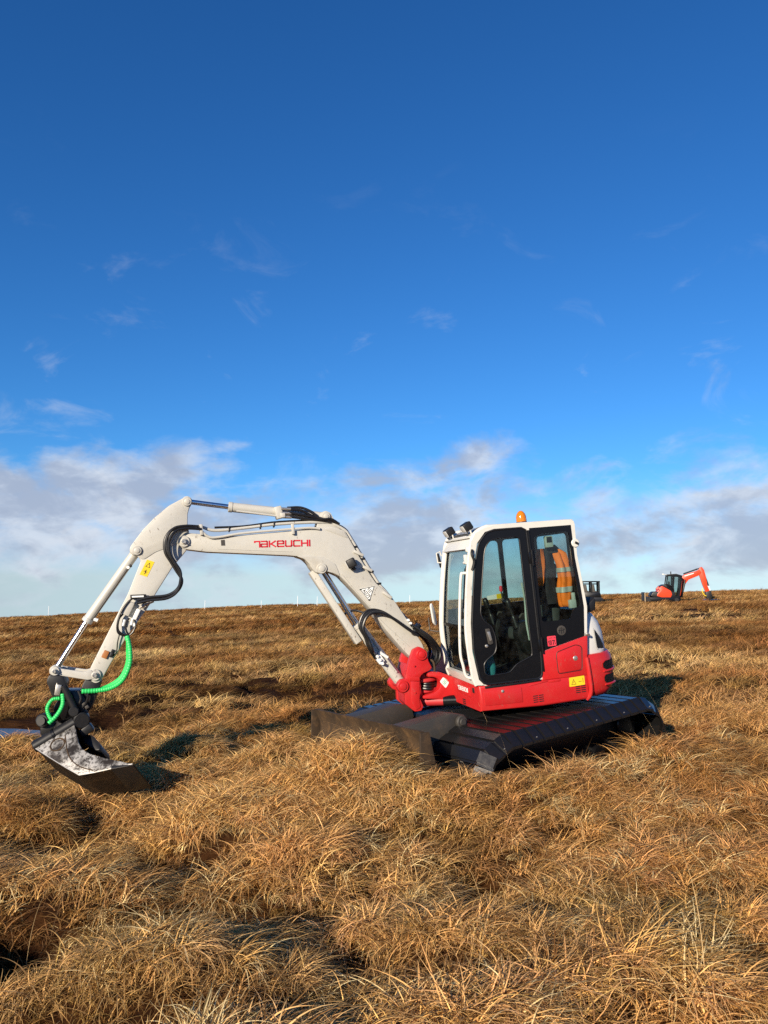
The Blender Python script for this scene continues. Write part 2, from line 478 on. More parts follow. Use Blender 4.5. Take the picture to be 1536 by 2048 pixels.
def catmull(pts, sub=6):
    P = [Vector(p) for p in pts]
    P = [P[0] * 2 - P[1]] + P + [P[-1] * 2 - P[-2]]
    out = []
    for i in range(1, len(P) - 2):
        for k in range(sub):
            t = k / sub
            a, b, c, d = P[i - 1], P[i], P[i + 1], P[i + 2]
            out.append(0.5 * ((2 * b) + (c - a) * t + (2 * a - 5 * b + 4 * c - d) * t * t + (3 * b - a - 3 * c + d) * t ** 3))
    out.append(P[-2])
    return out


def tube(bm, pts, r, n=10, sub=6, smooth_path=True, radii=None):
    P = catmull(pts, sub) if smooth_path else [Vector(p) for p in pts]
    rings = []
    d, s, u = frame_of(P[1] - P[0])
    for i, p in enumerate(P):
        t = (P[min(i + 1, len(P) - 1)] - P[max(i - 1, 0)]).normalized()
        s = (s - t * s.dot(t)).normalized()
        u = t.cross(s).normalized()
        rr = radii(i / (len(P) - 1)) if radii else r
        rings.append([bm.verts.new(p + (s * math.cos(2 * math.pi * k / n) + u * math.sin(2 * math.pi * k / n)) * rr) for k in range(n)])
    for a, b in zip(rings, rings[1:]):
        for i in range(n):
            bm.faces.new((a[i], a[(i + 1) % n], b[(i + 1) % n], b[i]))
    bm.faces.new(list(reversed(rings[0]))); bm.faces.new(rings[-1])
    return bm


def lathe(bm, c, axis, prof, n=24):
    c = Vector(c); d, s, u = frame_of(axis)
    rings = []
    for t, r in prof:
        rings.append([bm.verts.new(c + d * t + (s * math.cos(2 * math.pi * i / n) + u * math.sin(2 * math.pi * i / n)) * max(r, 1e-4)) for i in range(n)])
    for a, b in zip(rings, rings[1:]):
        for i in range(n):
            bm.faces.new((a[i], a[(i + 1) % n], b[(i + 1) % n], b[i]))
    bm.faces.new(list(reversed(rings[0]))); bm.faces.new(rings[-1])
    return bm


def strokes(bm, lines, w, place, t=0.002):
    """flat lettering: polylines of width w as thin raised strips; place(u, v, h) puts them on a surface"""
    for ln in lines:
        for (a, b) in zip(ln, ln[1:]):
            a, b = Vector(a), Vector(b)
            d = (b - a)
            if d.length < 1e-6:
                continue
            d.normalize(); nrm_ = Vector((-d.y, d.x)) * (w / 2)
            e = d * (w / 2)
            q = [a - e - nrm_, b + e - nrm_, b + e + nrm_, a - e + nrm_]
            lo = [bm.verts.new(place(p.x, p.y, 0)) for p in q]
            hi = [bm.verts.new(place(p.x, p.y, t)) for p in q]
            bm.faces.new(hi)
            for i in range(4):
                bm.faces.new((lo[i], lo[(i + 1) % 4], hi[(i + 1) % 4], hi[i]))
        t += 0.0002
    return bm


GLYPH = {  # unit-height strokes, techno sans
    'T': (1.0, [[(0, 1), (0.9, 1), (0.9, 1)], [(0.05, 0.78), (0.05, 1)], [(0.5, 1), (0.5, 0)]]),
    't': (0.62, [[(-0.12, 1), (0.62, 1)], [(0.62, 1), (0.62, 0)], [(-0.12, 1), (-0.12, 0.86)]]),
    'A': (1.0, [[(0.05, 1), (0.8, 1), (0.9, 0.9), (0.9, 0), (0.1, 0), (0, 0.1), (0, 0.42), (0.1, 0.5), (0.9, 0.5)]]),
    'K': (1.0, [[(0, 0), (0, 1)], [(0.88, 1), (0.25, 0.5), (0.9, 0)], [(0, 0.5), (0.25, 0.5)]]),
    'E': (1.0, [[(0.9, 0), (0.1, 0), (0, 0.1), (0, 0.9), (0.1, 1), (0.8, 1), (0.9, 0.9), (0.9, 0.5), (0, 0.5)]]),
    'U': (1.0, [[(0, 1), (0, 0.12), (0.12, 0), (0.8, 0), (0.9, 0.1), (0.9, 1)]]),
    'C': (1.0, [[(0.9, 1), (0.12, 1), (0, 0.88), (0, 0.12), (0.12, 0), (0.9, 0)]]),
    'H': (1.0, [[(0, 0), (0, 1)], [(0.9, 0), (0.9, 1)], [(0, 0.5), (0.9, 0.5)]]),
    'I': (0.1, [[(0, 0), (0, 1)]]),
    '1': (0.45, [[(0.0, 0.75), (0.2, 1), (0.2, 0)]]),
    '0': (0.75, [[(0.1, 0), (0.55, 0), (0.65, 0.15), (0.65, 0.85), (0.55, 1), (0.1, 1), (0, 0.85), (0, 0.15), (0.1, 0)]]),
    '7': (0.7, [[(0, 1), (0.65, 1), (0.2, 0)]]),
    '9': (0.75, [[(0.05, 0), (0.55, 0), (0.65, 0.15), (0.65, 0.9), (0.55, 1), (0.1, 1), (0, 0.9), (0, 0.55), (0.1, 0.45), (0.65, 0.45)]]),
    'a': (0.8, [[(0, 0), (0.33, 1), (0.66, 0)], [(0.12, 0.35), (0.54, 0.35)]]),
}


def word(txt, h, gap=0.22, stretch=1.0):
    out, x = [], 0.0
    for ch in txt:
        wd, ls = GLYPH[ch]
        for ln in ls:
            out.append([((x + p[0] * stretch) * h, p[1] * h) for p in ln])
        x += wd * stretch + gap
    return out, (x - gap) * h

# ------------------------------------------------------------------ terrain
def _hash(ix, iy, seed):
    h = (ix.astype(np.int64) * 374761393 + iy.astype(np.int64) * 668265263 + seed * 974711) & 0xffffffff
    h = ((h ^ (h >> 13)) * 1274126177) & 0xffffffff
    return ((h ^ (h >> 16)) & 0xffff) / 65535.0


def vnoise(x, y, s, seed=0):
    x = np.asarray(x, float) / s; y = np.asarray(y, float) / s
    ix, iy = np.floor(x), np.floor(y)
    fx, fy = x - ix, y - iy
    fx = fx * fx * (3 - 2 * fx); fy = fy * fy * (3 - 2 * fy)
    a, b = _hash(ix, iy, seed), _hash(ix + 1, iy, seed)
    c, d = _hash(ix, iy + 1, seed), _hash(ix + 1, iy + 1, seed)
    return (a + (b - a) * fx) * (1 - fy) + (c + (d - c) * fx) * fy


def fbm(x, y, s, oct=4, seed=0, rough=0.5):
    t, amp, tot = 0.0, 1.0, 0.0
    for k in range(oct):
        t = t + amp * (vnoise(x, y, s, seed + 17 * k) - 0.5)
        tot += amp; amp *= rough; s *= 0.5
    return t / tot * 2.0          # about -1..1


HOLLOWS = [(-1.68, 5.76, 0.50, 0.34, 0.36), (-1.0, 4.95, 0.42, 0.32, 0.36), (-2.05, 4.55, 0.70, 0.40, 0.42), (0.65, 5.15, 0.28, 0.48, 0.36), (-1.5, 3.5, 0.55, 0.28, 0.28), (-0.55, 3.65, 0.40, 0.20, 0.24),
           (-2.55, 6.5, 0.40, 0.22, 0.22), (0.15, 5.9, 0.8, 0.20, 0.12), (-0.35, 4.2, 0.42, 0.20, 0.2), (1.9, 4.1, 0.5, 0.18, 0.16), (0.3, 3.95, 0.5, 0.2, 0.2),
           (-1.3, 3.5, 0.35, 0.2, 0.22), (2.6, 6.2, 0.6, 0.2, 0.14), (1.2, 3.4, 0.4, 0.2, 0.2), (-3.4, 7.6, 0.5, 0.3, 0.2)]
_g = np.random.default_rng(77)
for _k in range(34):
    _r = math.sqrt(_g.uniform(2.8 ** 2, 9.5 ** 2)); _a = math.radians(_g.uniform(-38, 38))
    HOLLOWS.append((math.sin(_a) * _r, math.cos(_a) * _r, _g.uniform(0.14, 0.34), _g.uniform(0.12, 0.24), _g.uniform(0.16, 0.34)))
POOL = (-5.9, 11.1)


def hollow(x, y):
    h = 0.0
    for (a, b, ra, rb, dep) in HOLLOWS:
        h = h + dep * np.exp(-(((x - a) / ra) ** 2 + ((y - b) / rb) ** 2))
    return h


def pool_mask(x, y):
    return np.exp(-(((x - POOL[0]) / 1.35) ** 2 + ((y - POOL[1]) / 0.62) ** 2) ** 2)


def bare(x, y):
    """churned, grass-poor strips: the peat cutting on the left and the track across the middle"""
    n = fbm(x, y, 2.2, 3, 71)
    a = np.exp(-(((x + 4.6) / 2.3) ** 2 + ((y - 12.0) / 1.5) ** 2))
    b = np.exp(-(((y - 14.5 + 0.55 * (x + 1.5)) / 1.5) ** 2 + ((x + 1.4) / 3.2) ** 2))
    c = np.exp(-(((y - 10.2 - 0.2 * x) / 1.0) ** 2 + ((x - 3.9) / 1.3) ** 2))
    return np.clip(np.maximum(np.maximum(1.15 * a, 1.15 * b), 0.6 * c) + 0.75 * n - 0.10, 0, 1)


BANK = [(-1.1, 8.35), (0.10, 6.60), (0.85, 6.45), (2.95, 7.85), (3.4, 8.7)]


def tuss(x, y):
    """rounded tussocks with narrow dark gaps between them"""
    n = fbm(x + 0.35 * fbm(x, y, 0.9, 2, 3), y * 1.15, 1.15, 2, 9)
    return 0.55 - 2.1 * np.exp(-(np.abs(n + 0.12) / 0.16) ** 1.5) * 0.42 + 0.5 * n


def bank_dist(x, y):
    d = 1e9
    for (ax, ay), (bx, by) in zip(BANK, BANK[1:]):
        vx, vy = bx - ax, by - ay
        t = np.clip(((x - ax) * vx + (y - ay) * vy) / (vx * vx + vy * vy), 0, 1)
        d = np.minimum(d, np.hypot(x - ax - t * vx, y - ay - t * vy))
    return d


def height(x, y):
    x = np.asarray(x, float); y = np.asarray(y, float)
    d = np.hypot(x, y)
    h = -0.13 + 0.036 * x - 0.0064 * np.maximum(y, 0) + 0.02
    near = np.clip(1.2 - d / 40.0, 0.25, 1)
    h = h + 0.17 * fbm(x, y, 2.6, 3, 5) * near + 0.30 * tuss(x, y) * np.clip(1.3 - d / 26.0, 0.15, 1) * (1 - 0.6 * np.exp(-(bank_dist(x, y) / 0.5) ** 2))
    h = h + 0.30 * fbm(x, y, 17.0, 3, 23) * np.clip(d / 30 - 0.5, 0, 1) + 0.17 * fbm(x, y * 1.5, 4.2, 4, 31, 0.6) * np.clip(d / 12 - 0.6, 0, 1)
    h = h - 0.12 * np.clip(1.3 - d / 26.0, 0.15, 1)
    fl = np.exp(-(((x + 5.9) / 2.4) ** 2 + ((y - 10.6) / 1.7) ** 2) ** 2)
    h = h * (1 - fl) + (-0.15 + 0.25 * h) * fl
    h = h + 0.17 * np.exp(-(((x + 1.5) / 1.7) ** 2 + ((y - 9.8) / 1.3) ** 2))
    h = h + 0.07 * np.exp(-(((x + 2.7) / 0.8) ** 2 + ((y - 7.1) / 0.5) ** 2))
    h = h - 1.35 * hollow(x, y) - 0.34 * pool_mask(x, y) - 0.06 * bare(x, y)
    # the ground is trodden flat under the machine and a shallow bank stands before its near track
    h = h + 0.31 * np.exp(-(bank_dist(x, y) / 0.36) ** 2) + 0.15 * np.exp(-(((x + 0.25) / 0.75) ** 2 + ((y - 7.05) / 0.6) ** 2)) + 0.09 * np.exp(-(((x - 0.40) / 0.40) ** 2 + ((y - 6.55) / 0.35) ** 2))
    h = h + 0.20 * np.exp(-(((x - 6.5) / 3.0) ** 2 + ((y - 12.5) / 3.0) ** 2))
    crest = 112.0 + 9 * fbm(x, y * 0 + 3.3, 40.0, 2, 41)
    h = h - 0.0016 * np.maximum(d - crest, 0) ** 2
    h = h + 0.0012 * np.maximum(-y - 20, 0)
    return np.maximum(h, -140.0)


def build_ground():
    ang = np.concatenate([np.linspace(-44, 44, 300), np.linspace(46, 314, 90)])
    ang = np.radians(ang)
    rad = np.concatenate([[0.0], np.geomspace(0.5, 20, 190), np.geomspace(20.6, 160, 150), np.geomspace(166, 700, 26)])
    na, nr = len(ang), len(rad)
    A, Rr = np.meshgrid(ang, rad)
    X, Y = np.sin(A) * Rr, np.cos(A) * Rr
    Z = height(X, Y)
    co = np.stack([X.ravel(), Y.ravel(), Z.ravel()], 1)
    i, j = np.meshgrid(np.arange(nr - 1), np.arange(na), indexing='ij')
    j2 = (j + 1) % na
    faces = np.stack([i * na + j, (i + 1) * na + j, (i + 1) * na + j2, i * na + j2], -1).reshape(-1, 4)
    me = bpy.data.meshes.new('moor_ground')
    me.from_pydata(co.tolist(), [], faces[:, ::-1].tolist())
    me.update()
    me.shade_smooth()
    me.materials.append(M['soil'])
    o = bpy.data.objects.new('moor_ground', me)
    COL.objects.link(o)
    tag(o, 'brown peat moorland sloping gently up to a low skyline', kind='structure')
    return o


build_ground()

# peat pool at the left edge
bm = bmesh.new()
ring = []
for k in range(40):
    t = 2 * math.pi * k / 40
    rr = 1.0 + 0.12 * math.sin(3 * t + 1) + 0.06 * math.sin(7 * t)
    ring.append((POOL[0] + 1.22 * rr * math.cos(t), POOL[1] + 0.50 * rr * math.sin(t)))
pz = float(height(POOL[0], POOL[1])) + 0.27
vs = [bm.verts.new((a, b, pz)) for a, b in ring]
bm.faces.new(vs)
tag(finish('pool', bm, 'water'), 'dark peaty pool at the left edge beyond the bucket', kind='structure')

# ------------------------------------------------------------------ moor grass
rng = np.random.default_rng(7)


def clump_mesh(name, blades, length, width, radius, seed, segs=6, droop=(95, 160), spread=55):
    """one tuft of dead grass: narrow strips that rise and bow over, mostly one way"""
    g = np.random.default_rng(seed)
    V, Fc, Cc = [], [], []
    for b in range(blades):
        a0 = g.uniform(0, 2 * math.pi); rr = radius * math.sqrt(g.uniform())
        p = np.array([rr * math.cos(a0), rr * math.sin(a0), -0.03])
        az = math.radians(g.normal(0, spread))
        L = length * g.uniform(0.55, 1.15)
        w = width * g.uniform(0.6, 1.25)
        th0 = math.radians(g.uniform(12, 60)); th1 = math.radians(g.uniform(*droop))
        curl = g.normal(0, 0.7)
        tw = g.uniform(-0.9, 0.9)
        pale = g.uniform() < 0.62
        col = g.uniform(0.80, 1.25) if pale else g.uniform(0.12, 0.45)
        red = g.uniform(0.94, 1.06) if pale else g.uniform(0.78, 0.95)
        base = len(V)
        for k in range(segs + 1):
            t = k / segs
            th = th0 + (th1 - th0) * t ** 0.75
            a = az + curl * t
            dirv = np.array([math.sin(th) * math.cos(a), math.sin(th) * math.sin(a), math.cos(th)])
            side = np.array([-math.sin(a + tw), math.cos(a + tw), 0.25 * tw])
            ww = w * (1.0 - 0.85 * t ** 1.8) * (0.65 + 0.35 * min(1, t * 4))
            V.append(p - side * ww / 2); V.append(p + side * ww / 2)
            p = p + dirv * (L / segs)
            cl = col
            Cc += [(cl, cl * red, cl * red * red, 1)] * 2
        for k in range(segs):
            q = base + 2 * k
            Fc.append((q, q + 1, q + 3, q + 2))
    me = bpy.data.meshes.new(name)
    me.from_pydata([tuple(v) for v in V], [], Fc)
    at = me.attributes.new('blade', 'FLOAT_COLOR', 'POINT')
    at.data.foreach_set('color', np.array(Cc, dtype=np.float32).ravel())
    me.materials.append(M['grass'])
    me.shade_smooth()
    return bpy.data.objects.new(name, me)           # stays out of the scene; only scattered


def scatter(name, proto, pos, rot, scl, tint, label):
    me = bpy.data.meshes.new(name)
    me.from_pydata(pos.tolist(), [], [])
    for nm, tp, arr, key in (('rot', 'FLOAT_VECTOR', rot, 'vector'), ('scl', 'FLOAT_VECTOR', scl, 'vector'), ('tint', 'FLOAT_COLOR', tint, 'color')):
        a = me.attributes.new(nm, tp, 'POINT')
        a.data.foreach_set(key, np.ascontiguousarray(arr, dtype=np.float32).ravel())
    o = bpy.data.objects.new(name, me)
    COL.objects.link(o)
    me.materials.append(M['grass'])
    ng = bpy.data.node_groups.new(name, 'GeometryNodeTree')
    ng.interface.new_socket('Geometry', in_out='INPUT', socket_type='NodeSocketGeometry')
    ng.interface.new_socket('Geometry', in_out='OUTPUT', socket_type='NodeSocketGeometry')
    N, L = ng.nodes, ng.links
    gi, go = N.new('NodeGroupInput'), N.new('NodeGroupOutput')
    oi = N.new('GeometryNodeObjectInfo'); oi.inputs[0].default_value = proto
    ip = N.new('GeometryNodeInstanceOnPoints')
    r = N.new('GeometryNodeInputNamedAttribute'); r.data_type = 'FLOAT_VECTOR'; r.inputs[0].default_value = 'rot'
    e = N.new('FunctionNodeEulerToRotation')
    s = N.new('GeometryNodeInputNamedAttribute'); s.data_type = 'FLOAT_VECTOR'; s.inputs[0].default_value = 'scl'
    L.new(gi.outputs[0], ip.inputs['Points']); L.new(oi.outputs['Geometry'], ip.inputs['Instance'])
    L.new(r.outputs[0], e.inputs[0]); L.new(e.outputs[0], ip.inputs['Rotation']); L.new(s.outputs[0], ip.inputs['Scale'])
    L.new(ip.outputs[0], go.inputs[0])
    md = o.modifiers.new('scatter', 'NODES'); md.node_group = ng
    tag(o, label, kind='stuff')
    return o


# machine footprint in which nothing grows
MO = np.array([1.39534938, 8.81075009]); MYAW = R(15 + 18)


def footprint(x, y):
    c, s = math.cos(MYAW), math.sin(MYAW)
    u = -(x - MO[0]) * c - (y - MO[1]) * s
    v = (x - MO[0]) * s - (y - MO[1]) * c
    tr = (u > -0.98) & (u < 1.72) & (np.abs(v) > 0.40) & (np.abs(v) < 1.33)
    mid = (u > -0.8) & (u < 1.9) & (np.abs(v) < 0.6)
    bl = (u > 1.82) & (u < 2.02) & (np.abs(v) < 1.05)
    return tr | mid | bl


def wedge(n, r0, r1, half):
    r = np.sqrt(rng.uniform(r0 ** 2, r1 ** 2, n)); a = np.radians(rng.uniform(-half, half, n))
    return np.sin(a) * r, np.cos(a) * r


GOLD = np.array([0.98, 0.70, 0.305]); TAN = np.array([0.90, 0.525, 0.195]); RUST = np.array([0.40, 0.140, 0.028])
OLIVE = np.array([0.30, 0.255, 0.070]); DARK = np.array([0.13, 0.060, 0.022]); PALE = np.array([0.92, 0.70, 0.34])


def tints(x, y):
    n = len(x)
    d = np.hypot(x, y)
    s1 = np.clip(0.5 + 0.9 * fbm(x, y, 1.7, 3, 101) + 0.45 * fbm(x, y * 1.5, 9.0, 3, 107), 0, 1)[:, None]
    s2 = np.clip(0.42 + 1.3 * fbm(x, y, 2.8, 3, 113) + 0.5 * fbm(x, y * 1.8, 14.0, 3, 127), 0, 1)[:, None]
    c = TAN * (1 - s1) + GOLD * s1
    wr = 0.42 + 0.30 * np.clip(d / 8 - 0.7, 0, 1)[:, None]
    c = c * (1 - wr * s2) + RUST * wr * s2
    ol = np.clip((fbm(x, y, 1.4, 2, 131) - 0.46) * 2.2, 0, 0.38)[:, None]
    c = c * (1 - ol) + OLIVE * ol
    bb = np.clip(bare(x, y) * 1.3, 0, 0.92)[:, None]
    c = c * (1 - bb) + DARK * bb
    dk = (np.clip(hollow(x, y) * 4.0 + np.clip(-0.1 - tuss(x, y), 0, 1) * 1.6, 0, 0.85) * np.clip(1.6 - d / 14, 0, 1))[:, None]      # shade of the hollows and gaps put into the grass colour
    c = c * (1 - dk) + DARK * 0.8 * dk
    # patchy far moor: rusty and dark streaks lying across the slope
    far = np.clip(d / 22 - 0.5, 0, 1)[:, None]
    st = np.clip(0.40 + 1.2 * fbm(x, y * 2.6, 12.0, 4, 151, 0.6), 0, 1)[:, None]
    st2 = np.clip(0.30 + 1.5 * fbm(x, y * 2.2, 4.0, 3, 157, 0.6), 0, 1)[:, None]
    c = c * (1 - far * 0.70 * st) + (RUST * 0.80) * far * 0.70 * st
    c = c * (1 - far * 0.55 * st2) + DARK * 1.25 * far * 0.55 * st2
    c = c * (1 - 0.16 * np.clip(d / 14 - 0.6, 0, 1))[:, None]
    c = c * rng.uniform(0.78, 1.2, (n, 1)) * np.stack([np.ones(n), rng.uniform(0.93, 1.05, n), rng.uniform(0.85, 1.1, n)], 1)
    pk = (rng.uniform(0, 1, n) < 0.09) & (d < 10.5)
    c[pk] = PALE * rng.uniform(0.8, 1.05, (pk.sum(), 1))
    return np.concatenate([np.clip(c, 0, 0.98), np.ones((n, 1))], 1)


def sow(name, protos, n, r0, r1, half, scale, label, keep_bare=0.35, lift=0.0, flat=1.0):
    x, y = wedge(n, r0, r1, half)
    d = np.hypot(x, y)
    ok = ~footprint(x, y)
    ok &= rng.uniform(0, 1, n) > np.clip(hollow(x, y) * 2.2, 0, 0.55)
    ok &= rng.uniform(0, 1, n) > bare(x, y) * (1 - keep_bare)
    ok &= pool_mask(x, y) < 0.25
    shore = np.exp(-(((x - POOL[0]) / 2.0) ** 2 + ((y - POOL[1] + 0.9) / 1.1) ** 2))
    ok &= rng.uniform(0, 1, n) > shore * 1.05
    gap = fbm(x, y, 0.55, 2, 171) - 0.7 * np.clip(tuss(x, y), -0.6, 0.3)
    ok &= rng.uniform(0, 1, n) > np.clip((gap - 0.20) * 1.8, 0, 0.6)
    x, y, d = x[ok], y[ok], d[ok]
    n = len(x)
    z = height(x, y) + lift
    wind = R(12) + R(62) * fbm(x, y, 2.0, 3, 181) + R(40) * fbm(x, y, 0.7, 2, 191) + rng.normal(0, R(26), n)
    rot = np.stack([rng.normal(0, R(7), n), rng.normal(0, R(9), n), wind], 1)
    sc = scale * rng.uniform(0.60, 1.32, n) * (1.0 + 0.22 * fbm(x, y, 1.3, 2, 199))
    sc = sc * np.where(bare(x, y) > 0.35, 0.7, 1.0)
    scl = np.stack([sc, sc, sc * flat * rng.uniform(0.8, 1.15, n)], 1)
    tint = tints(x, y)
    pick = rng.integers(0, len(protos), n)
    for k, p in enumerate(protos):
        s = pick == k
        scatter(name, p, np.stack([x, y, z], 1)[s], rot[s], scl[s], tint[s], label)


near_p = [clump_mesh('tuft', 62, 0.44, 0.0102, (0.10, 0.15, 0.12, 0.17)[k], 11 + k, 7, spread=(38, 75, 50, 62)[k]) for k in range(4)]
mid_p = [clump_mesh('tuft', 80, 0.44, 0.0092, 0.18, 31 + k, 5, spread=55) for k in range(3)]
far_p = [clump_mesh('tuft', 60, 0.44, 0.022, 0.34, 51 + k, 4, droop=(60, 125), spread=55) for k in range(3)]
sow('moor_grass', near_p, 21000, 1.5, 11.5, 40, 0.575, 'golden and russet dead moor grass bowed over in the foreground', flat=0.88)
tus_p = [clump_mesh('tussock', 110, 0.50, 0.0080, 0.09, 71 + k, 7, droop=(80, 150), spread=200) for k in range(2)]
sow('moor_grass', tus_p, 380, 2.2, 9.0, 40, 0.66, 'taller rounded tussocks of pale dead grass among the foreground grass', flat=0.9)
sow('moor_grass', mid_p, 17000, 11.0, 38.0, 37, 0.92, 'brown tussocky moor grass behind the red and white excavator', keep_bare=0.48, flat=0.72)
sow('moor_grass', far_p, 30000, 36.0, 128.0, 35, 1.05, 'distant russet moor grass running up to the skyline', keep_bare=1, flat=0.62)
# thin grass round the rest of the near ground, so that the place goes on beside the frame

# outlines measured in the machine frame (x forward, z up), metres
BOOM = [(3.408, 1.985), (3.372, 2.007), (3.322, 2.023), (3.215, 2.004), (3.08, 1.957), (2.773, 1.957), (2.214, 1.962), (2.017, 1.972), (1.85, 1.974), (1.721, 1.91), (1.662, 1.783), (1.546, 1.522), (1.438, 1.33), (1.312, 1.205), (1.249, 1.113), (1.117, 0.874), (0.99, 0.629), (0.966, 0.535), (0.99, 0.474), (1.043, 0.449), (1.113, 0.479), (1.183, 0.557), (1.379, 0.824), (1.501, 1.034), (1.68, 1.27), (1.815, 1.436), (1.882, 1.474), (1.959, 1.503), (2.015, 1.482), (2.076, 1.504), (2.114, 1.555), (2.131, 1.598), (2.174, 1.649), (2.234, 1.686), (2.342, 1.706), (3.161, 1.817), (3.354, 1.859), (3.41, 1.884), (3.431, 1.937)]
ARM = [(3.352, 2.383), (3.312, 2.395), (3.279, 2.372), (3.273, 2.331), (3.296, 2.287), (3.318, 2.222), (3.329, 2.106), (3.314, 1.993), (3.327, 1.893), (3.396, 1.814), (3.502, 1.708), (3.689, 1.452), (3.78, 1.314), (3.991, 1.058), (4.171, 0.8), (4.238, 0.693), (4.273, 0.655), (4.309, 0.65), (4.348, 0.679), (4.363, 0.729), (4.34, 0.807), (4.08, 1.254), (3.947, 1.479), (3.802, 1.791), (3.832, 1.838), (3.892, 1.859), (3.905, 1.9), (3.89, 1.943), (3.844, 1.998), (3.761, 2.096), (3.648, 2.202), (3.494, 2.317)]
BRACKET = [(1.053, 0.614), (1.005, 0.587), (0.977, 0.53), (0.963, 0.449), (0.932, 0.376), (0.963, 0.348), (1.032, 0.33), (1.069, 0.304), (1.08, 0.252), (1.076, 0.131), (1.103, 0.087), (1.069, -0.012), (1.096, -0.055), (1.168, -0.056), (1.264, 0.036), (1.259, 0.14), (1.306, 0.162), (1.339, 0.214), (1.328, 0.264), (1.292, 0.296), (1.231, 0.299), (1.215, 0.37), (1.171, 0.496), (1.122, 0.59)]
ARMSTICKER = [(3.744, 1.795), (3.675, 1.764), (3.757, 1.623), (3.826, 1.654)]
GREEN = [(3.983, 1.07), (3.965, 0.932), (3.98, 0.789), (4.055, 0.654), (4.164, 0.592), (4.288, 0.581), (4.431, 0.595)]
HOSES_ARM = [(3.221, 2.067), (3.347, 2.082), (3.454, 2.071), (3.516, 2.016), (3.546, 1.944), (3.544, 1.844), (3.503, 1.756), (3.457, 1.662), (3.436, 1.56), (3.477, 1.465), (3.577, 1.412), (3.742, 1.409), (3.861, 1.393)]
HOSES_BOOM = [(1.566, 0.642), (1.593, 0.749), (1.637, 0.848), (1.63, 0.92), (1.579, 0.998), (1.489, 1.025), (1.367, 0.985), (1.24, 0.886), (1.128, 0.789), (1.045, 0.726)]
PIPE1 = [(3.268, 2.071), (3.199, 2.07), (3.064, 2.018), (2.761, 2.019), (2.399, 2.031), (1.897, 2.011), (1.808, 1.972), (1.706, 1.9), (1.655, 1.81), (1.508, 1.513), (1.392, 1.293), (1.304, 1.177), (1.2, 0.989), (1.112, 0.862)]
PIPE2 = [(3.212, 2.044), (3.129, 1.966), (3.021, 1.956), (2.768, 1.976), (2.199, 1.976), (2.067, 1.97)]
ACYL = [(3.314, 2.355), (2.891, 2.266), (2.431, 2.184), (1.989, 2.097), (1.898, 2.084)]
BKTCYL = [(3.837, 1.898), (4.352, 1.251), (4.667, 0.815)]
BOOMCYL = [(1.987, 1.54), (1.66, 0.904), (1.218, 0.203), (1.713, 1.326)]

# ------------------------------------------------------------------ the red and white excavator
# machine frame: x forward, y to the operator's left, z up, origin on the slew axis at the underside of the house
# it stands nose-down by about six degrees on the soft ground
_f = Vector((-0.96098097, -0.25749408, -0.1010563)); _l = Vector((0.25881905, -0.96592583, 0.0)); _u = Vector((-0.09761289, -0.02615529, 0.99488071))
MROT = Matrix((_f, _l, _u)).transposed().to_4x4()
MORG = Vector((1.39534938, 8.81075009, 0.55402678))
BASE = Vector((0.3, 0.0, -0.70))
excavator = bpy.data.objects.new('excavator', None)
excavator.empty_display_size = 0.3
COL.objects.link(excavator)
excavator.matrix_world = Matrix.Translation(MORG) @ MROT @ Matrix.Translation(BASE)
tag(excavator, 'large red and white tracked excavator with cream boom on wide black bog tracks', 'excavator')
UROT = R(18)


def P(name, bm, mat, smooth=32, rot=None):
    return finish(name, bm, mat, excavator, smooth, loc=-BASE, rotz=rot)


def S(name, bm, mat, parent, smooth=32):
    return finish(name, bm, mat, parent, smooth)


def new():
    return bmesh.new()


def inset_poly(pts, d):
    """shift a closed outline inwards by d"""
    n = len(pts)
    area = sum(pts[i][0] * pts[(i + 1) % n][1] - pts[(i + 1) % n][0] * pts[i][1] for i in range(n))
    sgn = 1 if area > 0 else -1
    out = []
    for i in range(n):
        p0, p1, p2 = Vector(pts[i - 1]), Vector(pts[i]), Vector(pts[(i + 1) % n])
        d1, d2 = (p1 - p0).normalized(), (p2 - p1).normalized()
        n1, n2 = Vector((-d1.y, d1.x)), Vector((-d2.y, d2.x))
        b = (n1 + n2)
        b = b / max(b.length_squared, 0.4) * 2 if b.length > 1e-6 else n1
        q = p1 + b * d * sgn
        out.append((q.x, q.y))
    return out


def round_poly(pts, r, seg=4):
    """replace each corner of a closed outline by a small arc"""
    out = []
    n = len(pts)
    for i in range(n):
        p0, p1, p2 = Vector(pts[i - 1]), Vector(pts[i]), Vector(pts[(i + 1) % n])
        a, b = (p0 - p1), (p2 - p1)
        rr = min(r, a.length * 0.45, b.length * 0.45)
        a = p1 + a.normalized() * rr; b = p1 + b.normalized() * rr
        for k in range(seg + 1):
            t = k / seg
            q = a * (1 - t) ** 2 + p1 * 2 * t * (1 - t) + b * t * t
            out.append((q.x, q.y))
    return out


# ---- undercarriage -------------------------------------------------------
PADX = [(1.22, -0.10), (-0.72, -0.10), (-0.93, -0.24), (-1.00, -0.42), (-0.90, -0.60), (-0.66, -0.70), (1.22, -0.70), (1.50, -0.60), (1.62, -0.42), (1.50, -0.22)]


def loop_points(step):
    pts = [Vector(p) for p in round_poly(PADX, 0.06, 3)]
    seg = [(pts[(i + 1) % len(pts)] - pts[i]).length for i in range(len(pts))]
    tot = sum(seg); n = int(round(tot / step)); out = []
    for k in range(n):
        s = tot * k / n; i = 0
        while s > seg[i]:
            s -= seg[i]; i += 1
        p = pts[i].lerp(pts[(i + 1) % len(pts)], s / seg[i])
        d = (pts[(i + 1) % len(pts)] - pts[i]).normalized()
        out.append((p, d))
    return out


